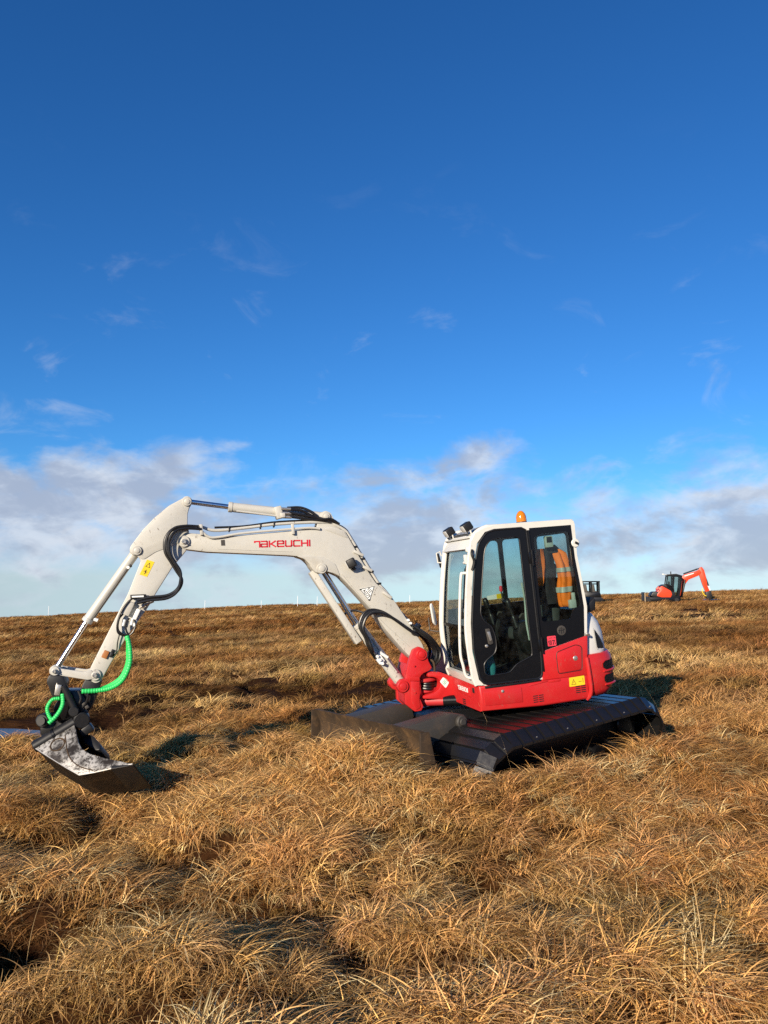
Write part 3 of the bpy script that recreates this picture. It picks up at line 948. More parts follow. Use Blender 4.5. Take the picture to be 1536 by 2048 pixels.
def pad_mesh():
    b = new()
    # plate section along y: flat middle, both ends bent down; small raised bar at one edge
    sec = [(-0.480, -0.105), (-0.365, 0.0), (0.365, 0.0), (0.480, -0.105)]
    th, hl = 0.024, 0.060
    for x0, x1, lift in ((-hl, hl - 0.022, 0.0), (hl - 0.022, hl, -0.014)):
        top = [(y, z + lift) for y, z in sec]; bot = [(y, z - th) for y, z in sec]
        ol = top + bot[::-1]
        a = [b.verts.new((x0, y, z)) for y, z in ol]; c = [b.verts.new((x1, y, z)) for y, z in ol]
        n = len(ol)
        for i in range(n):
            b.faces.new((a[i], a[(i + 1) % n], c[(i + 1) % n], c[i]))
        for q in ((0, 1, 6, 7), (1, 2, 5, 6), (2, 3, 4, 5)):
            b.faces.new([a[i] for i in q]); b.faces.new([c[i] for i in reversed(q)])
    me = bpy.data.meshes.new('track_pad')
    bmesh.ops.recalc_face_normals(b, faces=b.faces)
    b.to_mesh(me); b.free(); me.materials.append(M['pad'])
    return me


PADM = pad_mesh()
bolt_b = new()
rod(bolt_b, (0, 0, -0.004), (0, 0, 0.007), 0.0065, 0.005, 6)
bolt_me = bpy.data.meshes.new('pad_bolt'); bolt_b.to_mesh(bolt_me); bolt_b.free(); bolt_me.materials.append(M['bolt'])

for side in (1, -1):
    yc = side * 0.855
    b = new()
    prism(b, round_poly([(1.18, -0.20), (-0.72, -0.20), (-0.88, -0.42), (-0.70, -0.60), (1.22, -0.60), (1.45, -0.42)], 0.1), yc - 0.12, yc + 0.12, XZ, 0.02)
    for k in range(6):
        rod(b, (-0.55 + 0.32 * k, yc - 0.17, -0.60), (-0.55 + 0.32 * k, yc + 0.17, -0.60), 0.075, n=14)
    track = P('track', b, 'black', rot=UROT)
    track['label'] = 'near wide black bog track' if side > 0 else 'far wide black bog track'
    b = new(); rod(b, (-0.66, yc - 0.1, -0.40), (-0.66, yc + 0.1, -0.40), 0.24, n=22, bevel=0.01)
    rod(b, (-0.66, yc - 0.16, -0.40), (-0.66, yc + 0.16, -0.40), 0.11, n=16, bevel=0.01)
    S('drive_sprocket', b, 'black', track)
    b = new(); rod(b, (1.28, yc - 0.1, -0.41), (1.28, yc + 0.1, -0.41), 0.23, n=22, bevel=0.02)
    S('idler_wheel', b, 'black', track)
    for pi_, (p, d) in enumerate(loop_points(0.132)):
        o = bpy.data.objects.new('track_pad', PADM)
        COL.objects.link(o); o.parent = track
        ang = math.atan2(d.y, d.x)
        # outward side of the loop is to the right of the travel direction
        o.location = (p.x, yc, p.y)
        o.rotation_euler = (0, -ang + math.pi, 0)
        if p.y > -0.3 and side > 0 and pi_ % 3 == 0:
            q = bpy.data.objects.new('pad_bolt', bolt_me)
            COL.objects.link(q); q.parent = track
            n_ = Vector((-(-d.y), 0, -d.x)) if False else Vector((d.y, 0, -d.x))
            q.location = Vector((p.x, yc, p.y)) + Vector((0, 0.458, 0)) - n_ * 0.0 + Vector((0, 0, -0.084))
            q.rotation_euler = (R(-45), 0, 0)

b = new()
prism(b, round_poly([(1.05, -0.12), (-0.5, -0.12), (-0.6, -0.45), (1.05, -0.45)], 0.06), -0.46, 0.46, XZ, 0.02)
P('lower_frame', b, 'plastic', rot=UROT)
b = new(); lathe(b, (0, 0, -0.13), (0, 0, 1), [(0, 0.40), (0.05, 0.46), (0.09, 0.46), (0.10, 0.42), (0.13, 0.42)], 36)
P('slew_ring', b, 'grey_steel')

# blade: hollow-faced mouldboard with folded end cheeks, carried by two arms
b = new()
face = []
for k in range(11):
    t = k / 10
    z = 0.03 - 0.48 * t
    face.append((1.93 - 0.075 * math.sin(math.pi * min(1, t * 1.05)) + 0.10 * t ** 2.2, z))
back = [(x - 0.030, z) for x, z in face][::-1]
nseg = 26
rows = []
for i in range(nseg + 1):
    y = -1.0 + 2.0 * i / nseg
    row = []
    for (x, z) in face + back:
        w = 0.006 * mnoise.noise(Vector((x * 3, y * 4, z * 5)))
        dz = 0.008 * mnoise.noise(Vector((0, y * 7, 2))) if z > 0.02 else 0
        row.append(b.verts.new((x + w, y, z + dz)))
    rows.append(row)
n = len(rows[0])
for r0, r1 in zip(rows, rows[1:]):
    for i in range(n):
        b.faces.new((r0[i], r0[(i + 1) % n], r1[(i + 1) % n], r1[i]))
b.faces.new(rows[0]); b.faces.new(rows[-1][::-1])
blade = P('dozer_blade', b, 'mud_steel', rot=UROT)
for s in (-1, 1):
    b = new()
    prism(b, [(1.955, 0.025), (1.98, -0.2), (2.03, -0.45), (1.80, -0.45), (1.86, 0.02)], s * 1.002, s * 1.024, XZ, 0.004)
    S('end_cheek', b, 'mud_steel', blade)
    b = new()
    prism(b, [(1.88, -0.01), (1.86, -0.20), (1.20, -0.26), (1.08, -0.14), (1.10, -0.02), (1.26, 0.02)], s * 0.34, s * 0.56, XZ, 0.006)
    arm_b = S('push_arm', b, 'grey_steel', blade)
b = new()
for s in (-1, 1):
    pass
rod(b, (1.16, 0.562, -0.075), (1.16, 0.605, -0.075), 0.062, n=24, bevel=0.008)
rod(b, (1.16, 0.600, -0.075), (1.16, 0.618, -0.075), 0.036, n=20, bevel=0.005)
S('arm_pivot', b, 'grey_steel', blade)
b = new(); rod(b, (1.10, 0, -0.20), (1.86, 0, -0.22), 0.045, n=16); rod(b, (1.5, 0, -0.21), (1.86, 0, -0.22), 0.03, n=16)
S('lift_cylinder', b, 'plastic', blade)

# ---- house ----------------------------------------------------------------
b = new()
HB = [(0.722, 0.247), (0.40, 0.232), (0.074, 0.222), (-0.20, 0.218), (-0.475, 0.216), (-0.475, -0.045), (0.06, -0.042), (0.719, -0.004)]
prism(b, HB, -0.93, 0.955, XZ, 0.028, 3)
house = P('house', b, 'red')
house['label'] = 'red lower body panels below the cab'
# belly roll under the side sheet
b = new(); prism(b, [(0.70, 0.02), (0.1, -0.015), (-0.46, -0.02), (-0.46, -0.07), (0.1, -0.065), (0.66, -0.03)], -0.80, 0.80, XZ, 0.01)
S('belly_plate', b, 'black', house)


def quad_panel(pts, y0, y1, r=0.012):
    q = new(); prism(q, round_poly(pts, r, 3), y0, y1, XZ, 0.003, 2)
    return q


S('access_panel', quad_panel([(0.68, 0.188), (0.275, 0.178), (0.275, 0.030), (0.68, 0.048)], 0.955, 0.9605), 'red', house)
b = new(); lathe(b, (0.48, 0.9605, 0.165), (0, 1, 0), [(0, 0.016), (0.006, 0.014), (0.010, 0.006)], 12)
S('panel_lock', b, 'bolt', house)
S('side_swage', quad_panel([(0.20, 0.175), (-0.02, 0.195), (-0.02, 0.208), (0.16, 0.200)], 0.953, 0.9615), 'red', house)
S('side_swage', quad_panel([(-0.02, 0.178), (-0.16, 0.178), (-0.16, 0.206), (-0.02, 0.206)], 0.953, 0.9585), 'red', house)
for gx, gz in ((0.16, 0.075), (-0.315, 0.105)):
    for col_ in range(2):
        for row_ in range(4):
            b = new()
            x0 = gx - col_ * 0.062; z0 = gz - row_ * 0.020
            prism(b, round_poly([(x0, z0), (x0 - 0.052, z0), (x0 - 0.052, z0 - 0.009), (x0, z0 - 0.009)], 0.003, 2), 0.950, 0.9568, XZ)
            S('vent_slot', b, 'ink', house)
S('step_rubber', quad_panel([(0.66, 0.236), (0.22, 0.226), (0.10, 0.236), (0.06, 0.226), (0.06, 0.212), (0.24, 0.208), (0.66, 0.214)], 0.954, 0.966, 0.004), 'rubber', house)
# warning sticker on the side
b = new(); prism(b, round_poly([(-0.255, 0.198), (-0.425, 0.200), (-0.424, 0.110), (-0.249, 0.108)], 0.006, 2), 0.955, 0.9575, XZ)
st = S('warning_sticker', b, 'yellow', house)
b = new()
pl_ = lambda u, v, h: Vector((-0.255 - u, 0.9576 + h, 0.112 + v))
strokes(b, [[(0.020, 0.014), (0.070, 0.014), (0.045, 0.064), (0.020, 0.014)], [(0.045, 0.030), (0.045, 0.042)], [(0.100, 0.036), (0.135, 0.036)], [(0.15, 0.022), (0.15, 0.066)]], 0.004, pl_, 0.001)
S('sticker_print', b, 'ink', house)

# front face of the house: raised plate with small lettering, and slots
fx_ = 0.7215
b = new(); prism(b, round_poly([(0.34, 0.205), (0.70, 0.205), (0.70, 0.105), (0.34, 0.12)], 0.012, 3), fx_ - 0.004, fx_ + 0.006, YZ, 0.002)
S('name_plate', b, 'red', house)
b = new()
ln, wd = word('TAKEUCHI', 0.036)
pl_ = lambda u, v, h: Vector((fx_ + 0.0065 + h, 0.375 + u * 0.28 / wd, 0.150 + v * 1.0))
strokes(b, ln, 0.008, pl_, 0.001)
S('lettering', b, 'sticker_white', house)
b = new()
for k in range(4):
    prism(b, [(0.46, 0.06 - k * 0.02), (0.54, 0.06 - k * 0.02), (0.54, 0.05 - k * 0.02), (0.46, 0.05 - k * 0.02)], fx_ - 0.01, fx_ + 0.002, YZ)
S('front_vent', b, 'ink', house)
b = new(); box(b, (fx_, 0.80, 0.185), (0.012, 0.05, 0.05), bevel=0.004); S('tow_eye_plate', b, 'ink', house)
b = new(); prism(b, round_poly([(-0.18, 0.20), (0.60, 0.20), (0.70, -0.02), (-0.30, -0.02)], 0.02, 2), 0.70, 0.735, YZ, 0.006)

# nose casting that carries the swing bracket
b.free(); b = new()
NOSE2 = [(0.985, 0.318), (0.946, 0.334), (0.846, 0.318), (0.72, 0.255), (0.66, 0.24), (0.66, -0.06), (0.799, -0.043), (0.865, 0.034), (1.059, 0.061), (1.056, 0.092), (0.93, 0.110),
         (0.868, 0.145), (0.848, 0.196), (0.872, 0.247), (0.915, 0.272), (0.985, 0.282)]
prism(b, round_poly(NOSE2, 0.02, 3), -0.19, 0.18, XZ, 0.010)
nose = P('nose_casting', b, 'red')
b = new(); prism(b, round_poly([(0.86, 0.205 + 0.012), (0.815, 0.262), (0.755, 0.195), (0.80, 0.14)], 0.014, 3), 0.180, 0.1835, XZ)
S('diamond_sticker', b, 'sticker_white', nose)
b = new()
pl_ = lambda u, v, h: Vector((0.845 - u, 0.1836 + h, 0.165 + v))
strokes(b, [[(0.012, 0.04), (0.055, 0.075)], [(0.02, 0.025), (0.065, 0.06)], [(0.03, 0.012), (0.07, 0.045)], [(0.04, 0.05), (0.04, 0.02)]], 0.007, pl_, 0.001)
S('sticker_print', b, 'sticker_green', nose)
b = new(); rod(b, (0.985, 0, 0.02), (0.985, 0, 0.36), 0.085, n=24, bevel=0.01); S('king_pin', b, 'red_dull', nose)
for zz in (0.24, 0.13):
    b = new(); rod(b, (0.985, 0.0, zz - 0.02), (0.985, 0.0, zz + 0.02), 0.15, n=26, bevel=0.012); S('pivot_washer', b, 'red_dull', nose)
for k, zz in enumerate((0.205, 0.18, 0.155)):
    b = new(); tube(b, [(1.10, 0.02 + 0.03 * k, zz + 0.02), (0.98, 0.12 + 0.02 * k, zz), (0.88, 0.06, zz - 0.01), (0.72, 0.03 * k, zz)], 0.018, 10)
    S('hose', b, 'rubber', nose)
b = new(); rod(b, (1.04, 0.05, 0.015), (0.70, 0.20, 0.0), 0.05, n=18); S('swing_cylinder', b, 'red_dull', nose)
b = new(); rod(b, (0.83, 0.145, 0.006), (0.60, 0.24, -0.002), 0.056, n=18); S('swing_cylinder', b, 'black', nose)

# right-hand hood (tank cover) beyond the boom foot
b = new(); prism(b, [(0.66, 0.24), (0.62, 0.42), (0.2, 0.50), (-0.5, 0.52), (-0.5, 0.22), (0.66, 0.24)][:5], -0.93, -0.14, XZ, 0.03, 3)
hood = P('tank_cover', b, 'red_dull')
b = new(); prism(b, [(0.46, 0.44), (0.40, 0.66), (0.0, 0.70), (-0.45, 0.72), (-0.45, 0.50)], -0.90, -0.16, XZ, 0.04, 3)
S('hood', b, 'grey_white', hood)

# counterweight and engine cover, rounded in plan
def tail_plan(xr, yl, k=1.0):
    pts = [(-0.46, yl)]
    for i in range(15):
        t = i / 14 * math.pi
        cx, cy = math.cos(t), math.sin(t)
        y = yl * (abs(cx) ** 0.62) * (1 if cx >= 0 else -1)
        x = -0.55 - (xr - 0.55) * (abs(cy) ** 0.75)
        pts.append((x, y))
    pts.append((-0.46, -yl))
    return pts


def loft_plan(b, levels, mats=None):
    rings = []
    for z, xr, yl in levels:
        rings.append([b.verts.new((x, y, z)) for x, y in tail_plan(xr, yl)])
    n = len(rings[0])
    for a, c in zip(rings, rings[1:]):
        for i in range(n):
            b.faces.new((a[i], a[(i + 1) % n], c[(i + 1) % n], c[i]))
    b.faces.new(rings[0][::-1]); b.faces.new(rings[-1])


b = new()
loft_plan(b, [(-0.045, 0.80, 0.84), (-0.03, 0.86, 0.90), (0.03, 0.92, 0.945), (0.14, 0.96, 0.955), (0.27, 0.97, 0.955), (0.355, 0.96, 0.95), (0.392, 0.94, 0.93), (0.40, 0.90, 0.88)])
cw = P('counterweight', b, 'red', 40)
# recessed hand slots on the rear corner
def tail_pt(t, z, grow=0.0):
    xr, yl = 0.965, 0.955
    cx, cy = math.cos(t), math.sin(t)
    return Vector((-0.55 - (xr + grow - 0.55) * abs(cy) ** 0.75, (yl + grow) * abs(cx) ** 0.62, z))


for z0, z1, t0, t1 in ((0.225, 0.315, 0.16, 0.95), (0.09, 0.175, 0.16, 0.62)):
    b = new()
    K = 10
    up_, lo_ = [], []
    for i in range(K + 1):
        t = t0 + (t1 - t0) * i / K
        e = min(1, min(i, K - i) * 0.9 + 0.45)
        zm, hz = (z0 + z1) / 2, (z1 - z0) / 2 * e
        up_.append(b.verts.new(tail_pt(t, zm + hz, 0.0025))); lo_.append(b.verts.new(tail_pt(t, zm - hz, 0.0025)))
    for i in range(K):
        b.faces.new((lo_[i], lo_[i + 1], up_[i + 1], up_[i]))
    bmesh.ops.solidify(b, geom=b.faces[:], thickness=0.012)
    S('tail_slot', b, 'ink', cw)
    b = new()
    pts = [tail_pt(t0 + (t1 - t0) * i / 12, z0 - 0.012 + 0.0 * i, 0.006) for i in range(13)]
    tube(b, pts, 0.011, 8, 1, False); S('slot_lip', b, 'red', cw)
b = new()
tube(b, [(-0.475, 0.955, 0.375), (-0.478, 0.965, 0.25), (-0.482, 0.965, 0.08), (-0.47, 0.955, 0.0), (-0.44, 0.93, -0.045)], 0.022, 8)
S('edge_strip', b, 'red', cw)

b = new()
rings = []
for z, xr, yl in ((0.385, 0.87, 0.90), (0.42, 0.88, 0.905), (0.60, 0.86, 0.90), (0.70, 0.83, 0.88), (0.78, 0.77, 0.85), (0.83, 0.71, 0.81), (0.855, 0.64, 0.74)):
    rings.append([b.verts.new((x - 0.02, y, z)) for x, y in tail_plan(xr, yl)])
n = len(rings[0])
for a, c in zip(rings, rings[1:]):
    for i in range(n):
        b.faces.new((a[i], a[(i + 1) % n], c[(i + 1) % n], c[i]))
b.faces.new(rings[0][::-1]); b.faces.new(rings[-1])
ec = P('engine_cover', b, 'grey_white', 45)
def cover_pt(t, z, grow=0.0):
    xr, yl = 0.865 - 0.10 * max(0, z - 0.62) * 3, 0.90 - 0.10 * max(0, z - 0.66)
    cx, cy = math.cos(t), math.sin(t)
    return Vector((-0.57 - (xr + grow - 0.55) * abs(cy) ** 0.75, (yl + grow) * abs(cx) ** 0.62, z))
tri = [(0.09, 0.645), (0.24, 0.56), (0.42, 0.46), (0.40, 0.435), (0.12, 0.445)]
for nm, gr, mt, sc_ in (('vent_bezel', 0.008, 'grey_white', 1.18), ('side_vent', 0.0115, 'plastic', 1.0)):
    b = new(); ct = Vector((0.22, 0.52))
    vs = []
    for (t, z) in round_poly(tri, 0.03, 3):
        q = ct + (Vector((t, z)) - ct) * sc_
        vs.append(b.verts.new(cover_pt(q.x, q.y, gr)))
    b.faces.new(vs); bmesh.ops.solidify(b, geom=b.faces[:], thickness=0.01)
    S(nm, b, mt, ec)
b = new(); prism(b, [(-0.57, 0.865), (-0.70, 0.965), (-0.715, 0.93), (-0.70, 0.83), (-0.57, 0.80)], 0.62, 0.86, XZ, 0.02)
S('exhaust_hood', b, 'plastic', ec)

# ---- cab --------------------------------------------------------------------
YL, YR = 0.95, 0.0         # near and far sides of the cab
FR = [(0.745, 0.255), (0.768, 0.336), (0.787, 0.60), (0.786, 0.82), (0.737, 1.187), (0.681, 1.493), (0.640, 1.660), (0.585, 1.738), (0.475, 1.783)]   # front edge of the near side, upwards
ROOF = [(0.475, 1.783), (0.349, 1.803), (-0.476, 1.790), (-0.510, 1.772), (-0.518, 1.735)]
REAR = [(-0.505, 1.425), (-0.531, 1.139), (-0.551, 0.885), (-0.515, 0.608)]
DO = [(0.647, 0.252), (0.699, 0.312), (0.736, 0.585), (0.722, 0.861), (0.674, 1.18), (0.629, 1.434), (0.568, 1.632), (0.477, 1.730), (0.382, 1.752), (0.087, 1.748), (0.038, 1.720),
      (0.036, 1.475), (0.034, 1.059), (0.034, 0.648), (0.030, 0.442), (0.040, 0.266), (0.085, 0.238)]
QO = [(-0.0, 1.740), (-0.470, 1.735), (-0.474, 1.392), (-0.500, 1.111), (-0.512, 0.888), (-0.480, 0.592), (0.012, 0.495), (0.012, 0.702), (0.010, 1.059)]
XS = -0.05                 # the far front corner stands a little further back


def side_frame(y0, y1, shift=0.0, mat='white'):
    q = new()
    outer = FR + ROOF[1:] + REAR + [(-0.48, 0.50), (-0.47, 0.215), (0.05, 0.222)]
    outer = [(x + (shift if x > 0.3 else 0), z) for x, z in outer]
    hole1 = [(x + (shift if x > 0.3 else 0), z) for x, z in inset_poly(DO, -0.012)]
    prism(q, outer, y0, y1, XZ, holes=[[(p[0], p[1]) for p in hole1], [(p[0], p[1]) for p in inset_poly(QO, 0.001)]])
    return q


b = side_frame(YL - 0.055, YL)
cab = P('cab', b, 'white', 40)
cab['label'] = 'white framed operator cab with black door'
# corner tubes round the front edge and roof rail of the near side
b = new(); tube(b, [(x - 0.022, YL - 0.030, z) for x, z in FR] + [(x, YL - 0.030, z - 0.022) for x, z in (ROOF[1], (-0.44, 1.790))] + [(-0.478, YL - 0.030, 1.752), (-0.489, YL - 0.030, 1.735), (-0.487, YL - 0.030, 1.60)] + [(x + 0.022, YL - 0.030, z) for x, z in REAR], 0.030, 12, 4)
S('cab_pillar', b, 'white', cab, 60)
b = new(); tube(b, [(x + XS - 0.022, YR + 0.028, z) for x, z in FR] + [(x + XS * 0.5, YR + 0.028, z - 0.022) for x, z in ROOF[1:3]], 0.034, 12, 4)
S('cab_pillar', b, 'white', cab, 60)
# roof skin with a crown
b = new()
prof = [(x, z) for x, z in FR[5:]] + ROOF[1:]
rows = []
for i in range(9):
    t = i / 8; y = YR + 0.01 + (YL - YR - 0.04) * t
    cr = 0.018 * math.sin(math.pi * t)
    rows.append([b.verts.new((x + XS * (1 - t) * (1 if x > 0.3 else 0.4), y, z - 0.004 + cr)) for x, z in prof[2:]])
for r0, r1 in zip(rows, rows[1:]):
    for i in range(len(r0) - 1):
        b.faces.new((r0[i], r0[i + 1], r1[i + 1], r1[i]))
bmesh.ops.solidify(b, geom=b.faces[:], thickness=0.045)
roof = S('roof', b, 'white', cab, 50)
# front header, cowl below the front glass, rear frame
b = new()
for (xa, za), (xb, zb) in (((0.655, 1.60), (0.585, 1.74)),):
    prism(b, [(0.672, 1.590), (0.600, 1.725), (0.56, 1.715), (0.640, 1.575)], YR - 0.01, YL - 0.05, XZ, 0.008)
for v in b.verts:
    v.co.x += XS * (1 - (v.co.y - YR) / (YL - YR))
S('front_header', b, 'white', cab)
b = new()
prism(b, [(0.742, 0.250), (0.772, 0.335), (0.735, 0.340), (0.700, 0.245)], YR, YL - 0.05, XZ, 0.008)
for v in b.verts:
    v.co.x += XS * (1 - (v.co.y - YR) / (YL - YR))
S('front_sill', b, 'white', cab)
b = new()
prism(b, [(YR, 0.22), (YL - 0.06, 0.22), (YL - 0.06, 1.74), (YR, 1.74)], -0.505, -0.470, YZ, holes=[round_poly([(YR + 0.07, 0.86), (YL - 0.13, 0.86), (YL - 0.13, 1.66), (YR + 0.07, 1.66)], 0.06, 4)])
S('rear_frame', b, 'black', cab)
b = new(); prism(b, round_poly([(YR + 0.05, 0.84), (YL - 0.11, 0.84), (YL - 0.11, 1.68), (YR + 0.05, 1.68)], 0.06, 4), -0.500, -0.494, YZ)
S('rear_window', b, 'glass', cab)
# far side: black framed sliding window with one divider
b = new()
fo = [(0.70, 0.22), (0.735, 0.60), (0.72, 0.86), (0.665, 1.25), (0.60, 1.60), (0.50, 1.73), (-0.49, 1.74), (-0.49, 0.22)]
fh1 = round_poly([(0.640, 0.955), (0.575, 1.42), (0.525, 1.645), (-0.055, 1.665), (-0.055, 0.955)], 0.05, 4)
fh2 = round_poly([(-0.100, 0.955), (-0.100, 1.665), (-0.44, 1.665), (-0.44, 0.955)], 0.05, 4)
prism(b, fo, YR - 0.01, YR + 0.025, XZ, holes=[fh1, fh2])
far_side = S('far_side_frame', b, 'black', cab)
b = new(); prism(b, inset_poly(fh1, -0.012), YR + 0.005, YR + 0.010, XZ); S('far_window', b, 'glass', cab)
b = new(); prism(b, inset_poly(fh2, -0.012), YR + 0.005, YR + 0.010, XZ); S('far_window', b, 'glass', cab)
# serrated sun visor edge along the window top
b = new()
saw = [(0.56, 1.70)]
for k in range(14):
    x0 = 0.555 - k * 0.035
    saw += [(x0, 1.605 + 0.004 * k), (x0 - 0.0175, 1.635 + 0.004 * k)]
saw += [(0.06, 1.70)]
prism(b, saw, YR + 0.03, YR + 0.035, XZ); S('sun_visor', b, 'ink', cab)
# front glass, upper and lower panes in black frames, following the bowed front
def front_strip(z0, z1, y0, y1, off, th, hole=None):
    q = new()
    def fxz(z):
        for (xa, za), (xb, zb) in zip(FR, FR[1:]):
            if za <= z <= zb:
                return xa + (xb - xa) * (z - za) / (zb - za)
        return FR[-1][0]
    K = 8
    rows = []
    for i in range(K + 1):
        z = z0 + (z1 - z0) * i / K
        rows.append([q.verts.new((fxz(z) + XS * (1 - (y - YR) / (YL - YR)) + off, y, z)) for y in (y0, y1)])
    for a, c in zip(rows, rows[1:]):
        q.faces.new((a[0], a[1], c[1], c[0]))
    bmesh.ops.solidify(q, geom=q.faces[:], thickness=th)
    return q


S('front_window', front_strip(0.82, 1.60, 0.05, 0.90, -0.040, 0.005), 'glass', cab, 60)
S('lower_front_window', front_strip(0.335, 0.80, 0.05, 0.90, -0.040, 0.005), 'glass', cab, 60)
for (z0, z1, y0, y1) in ((0.34, 1.60, 0.045, 0.075), (0.34, 1.60, 0.868, 0.898), (0.795, 0.825, 0.05, 0.89), (1.575, 1.61, 0.05, 0.89)):
    S('window_frame', front_strip(z0, z1, y0, y1, -0.030, 0.022), 'black', cab, 60)

# door
b = new()
DG = [(0.523, 1.519), (0.500, 1.590), (0.453, 1.645), (0.386, 1.668), (0.150, 1.668), (0.124, 1.644), (0.124, 1.26), (0.124, 0.793), (0.120, 0.518), (0.126, 0.468), (0.300, 0.408), (0.385, 0.335), (0.605, 0.330), (0.646, 0.355),
      (0.646, 0.451), (0.615, 0.486), (0.518, 0.543), (0.494, 0.60), (0.494, 0.702), (0.525, 0.809), (0.600, 0.865), (0.626, 0.944), (0.575, 1.25)]
prism(b, round_poly(DO, 0.03, 3), YL - 0.012, YL + 0.012, XZ, holes=[round_poly(DG, 0.03, 3)])
door = P('door', b, 'black', 30)
door['label'] = 'black framed cab door with tall tinted window'
b = new(); prism(b, inset_poly(DG, -0.010), YL - 0.004, YL + 0.001, XZ); S('door_window', b, 'glass', door)
b = new(); rp = round_poly(DO, 0.04, 4); tube(b, [(x, YL + 0.010, z) for x, z in rp + rp[:1]], 0.010, 8, 1, False); S('door_seal', b, 'rubber', door)
b = new(); rp = round_poly(DG, 0.03, 3); tube(b, [(x, YL + 0.012, z) for x, z in rp + rp[:1]], 0.006, 6, 1, False); S('window_seal', b, 'rubber', door)
b = new(); prism(b, round_poly([(0.598, 0.790), (0.552, 0.790), (0.528, 0.640), (0.560, 0.630), (0.582, 0.640)], 0.008, 2), YL + 0.012, YL + 0.026, XZ, 0.004)
hd = S('door_handle', b, 'grey_steel', door)
b = new(); prism(b, round_poly([(0.586, 0.760), (0.556, 0.760), (0.541, 0.672), (0.565, 0.668)], 0.006, 2), YL + 0.0262, YL + 0.030, XZ, 0.001)
S('door_handle', b, 'bolt', door)
b = new(); lathe(b, (0.600, YL + 0.012, 0.622), (0, 1, 0), [(0, 0.017), (0.01, 0.015), (0.014, 0.007)], 14); S('door_lock', b, 'bolt', door)
for hz in (0.56, 1.44):
    b = new(); box(b, (0.022, YL + 0.016, hz), (0.05, 0.02, 0.12), bevel=0.006); rod(b, (0.012, YL + 0.028, hz - 0.08), (0.012, YL + 0.028, hz + 0.08), 0.012, n=12)
    S('hinge', b, 'black', door)
b = new(); rod(b, (0.020, YL + 0.012, 0.30), (0.018, YL + 0.012, 1.72), 0.012, n=10); S('hinge_rod', b, 'black', door)

# quarter window behind the door
b = new()
QG = [(-0.035, 1.640), (-0.115, 1.672), (-0.436, 1.672), (-0.448, 1.285), (-0.478, 0.895), (-0.396, 0.887), (-0.348, 0.780), (-0.030, 0.787), (-0.030, 1.056)]
prism(b, QO, YL - 0.012, YL + 0.004, XZ, holes=[round_poly(QG, 0.03, 3)])
qw = P('quarter_panel', b, 'black', 30)
b = new(); prism(b, inset_poly(QG, -0.010), YL - 0.006, YL - 0.001, XZ); S('quarter_window', b, 'glass', qw)
b = new(); lathe(b, (-0.231, YL + 0.004, 0.678), (0, 1, 0), [(0, 0.050), (0.003, 0.049), (0.004, 0.044)], 28); em = S('speaker_emblem', b, 'grey_steel', qw)
b = new()
pl_ = lambda u, v, h: Vector((-0.231 - u, YL + 0.0085 + h, 0.678 + v))
strokes(b, [[(-0.03, -0.02), (-0.015, 0.025)], [(-0.005, -0.03), (0.0, 0.03)], [(0.02, -0.025), (0.015, 0.02)], [(0.005, 0.0), (0.033, 0.01)], [(-0.034, 0.006), (-0.01, 0.0)]], 0.007, pl_, 0.001)
S('emblem_print', b, 'ink', qw)
b = new(); prism(b, round_poly([(-0.063, 0.637), (-0.158, 0.635), (-0.157, 0.535), (-0.062, 0.537)], 0.01, 3), YL + 0.004, YL + 0.0062, XZ)
S('number_sticker', b, 'sticker_red', qw)
b = new()
ln, wd = word('97', 0.038, 0.25)
pl_ = lambda u, v, h: Vector((-0.076 - u, YL + 0.0064 + h, 0.551 + v))
strokes(b, ln, 0.008, pl_, 0.001)
strokes(b, [[(0.006, 0.066), (0.04, 0.066)], [(0.06, 0.068), (0.072, 0.064)], [(0.070, 0.004), (0.070, 0.012)]], 0.005, pl_, 0.001)
S('sticker_number', b, 'ink', qw)
# red lower rear cab panel with the fuel flap
b = new(); prism(b, [(0.018, 0.490), (-0.476, 0.588), (-0.515, 0.605), (-0.466, 0.200), (0.036, 0.212)], YL - 0.03, YL + 0.010, XZ, 0.008)
rp_ = P('side_panel', b, 'red')
S('fuel_flap', quad_panel([(-0.158, 0.462), (-0.371, 0.512), (-0.428, 0.486), (-0.402, 0.267), (-0.147, 0.260), (-0.146, 0.431)], YL + 0.010, YL + 0.0165, 0.03), 'red', rp_)
b = new(); rpp = round_poly([(-0.152, 0.470), (-0.371, 0.520), (-0.436, 0.490), (-0.410, 0.258), (-0.141, 0.252), (-0.140, 0.431)], 0.03, 3)
tube(b, [(x, YL + 0.0085, z) for x, z in rpp + rpp[:1]], 0.0045, 6, 1, False); S('flap_gap', b, 'ink', rp_)
b = new(); lathe(b, (-0.345, YL + 0.0165, 0.385), (0, 1, 0), [(0, 0.026), (0.004, 0.022), (0.005, 0.014), (0.012, 0.010)], 16); S('flap_lock', b, 'bolt', rp_)
b = new(); tube(b, [(-0.488, YL + 0.004, 0.60), (-0.505, YL + 0.02, 0.612), (-0.53, YL + 0.01, 0.60)], 0.014, 8); S('cab_catch', b, 'bolt', rp_)
b = new(); lathe(b, (-0.497, YL - 0.005, 1.545), (0, 1, 0), [(0, 0.045), (0.015, 0.045), (0.02, 0.038)], 20); S('hook_eye', b, 'white', cab)
b = new(); rod(b, (-0.490, YL + 0.016, 1.552), (-0.520, YL + 0.018, 1.535), 0.013, n=10); S('hook_bolt', b, 'ink', cab)

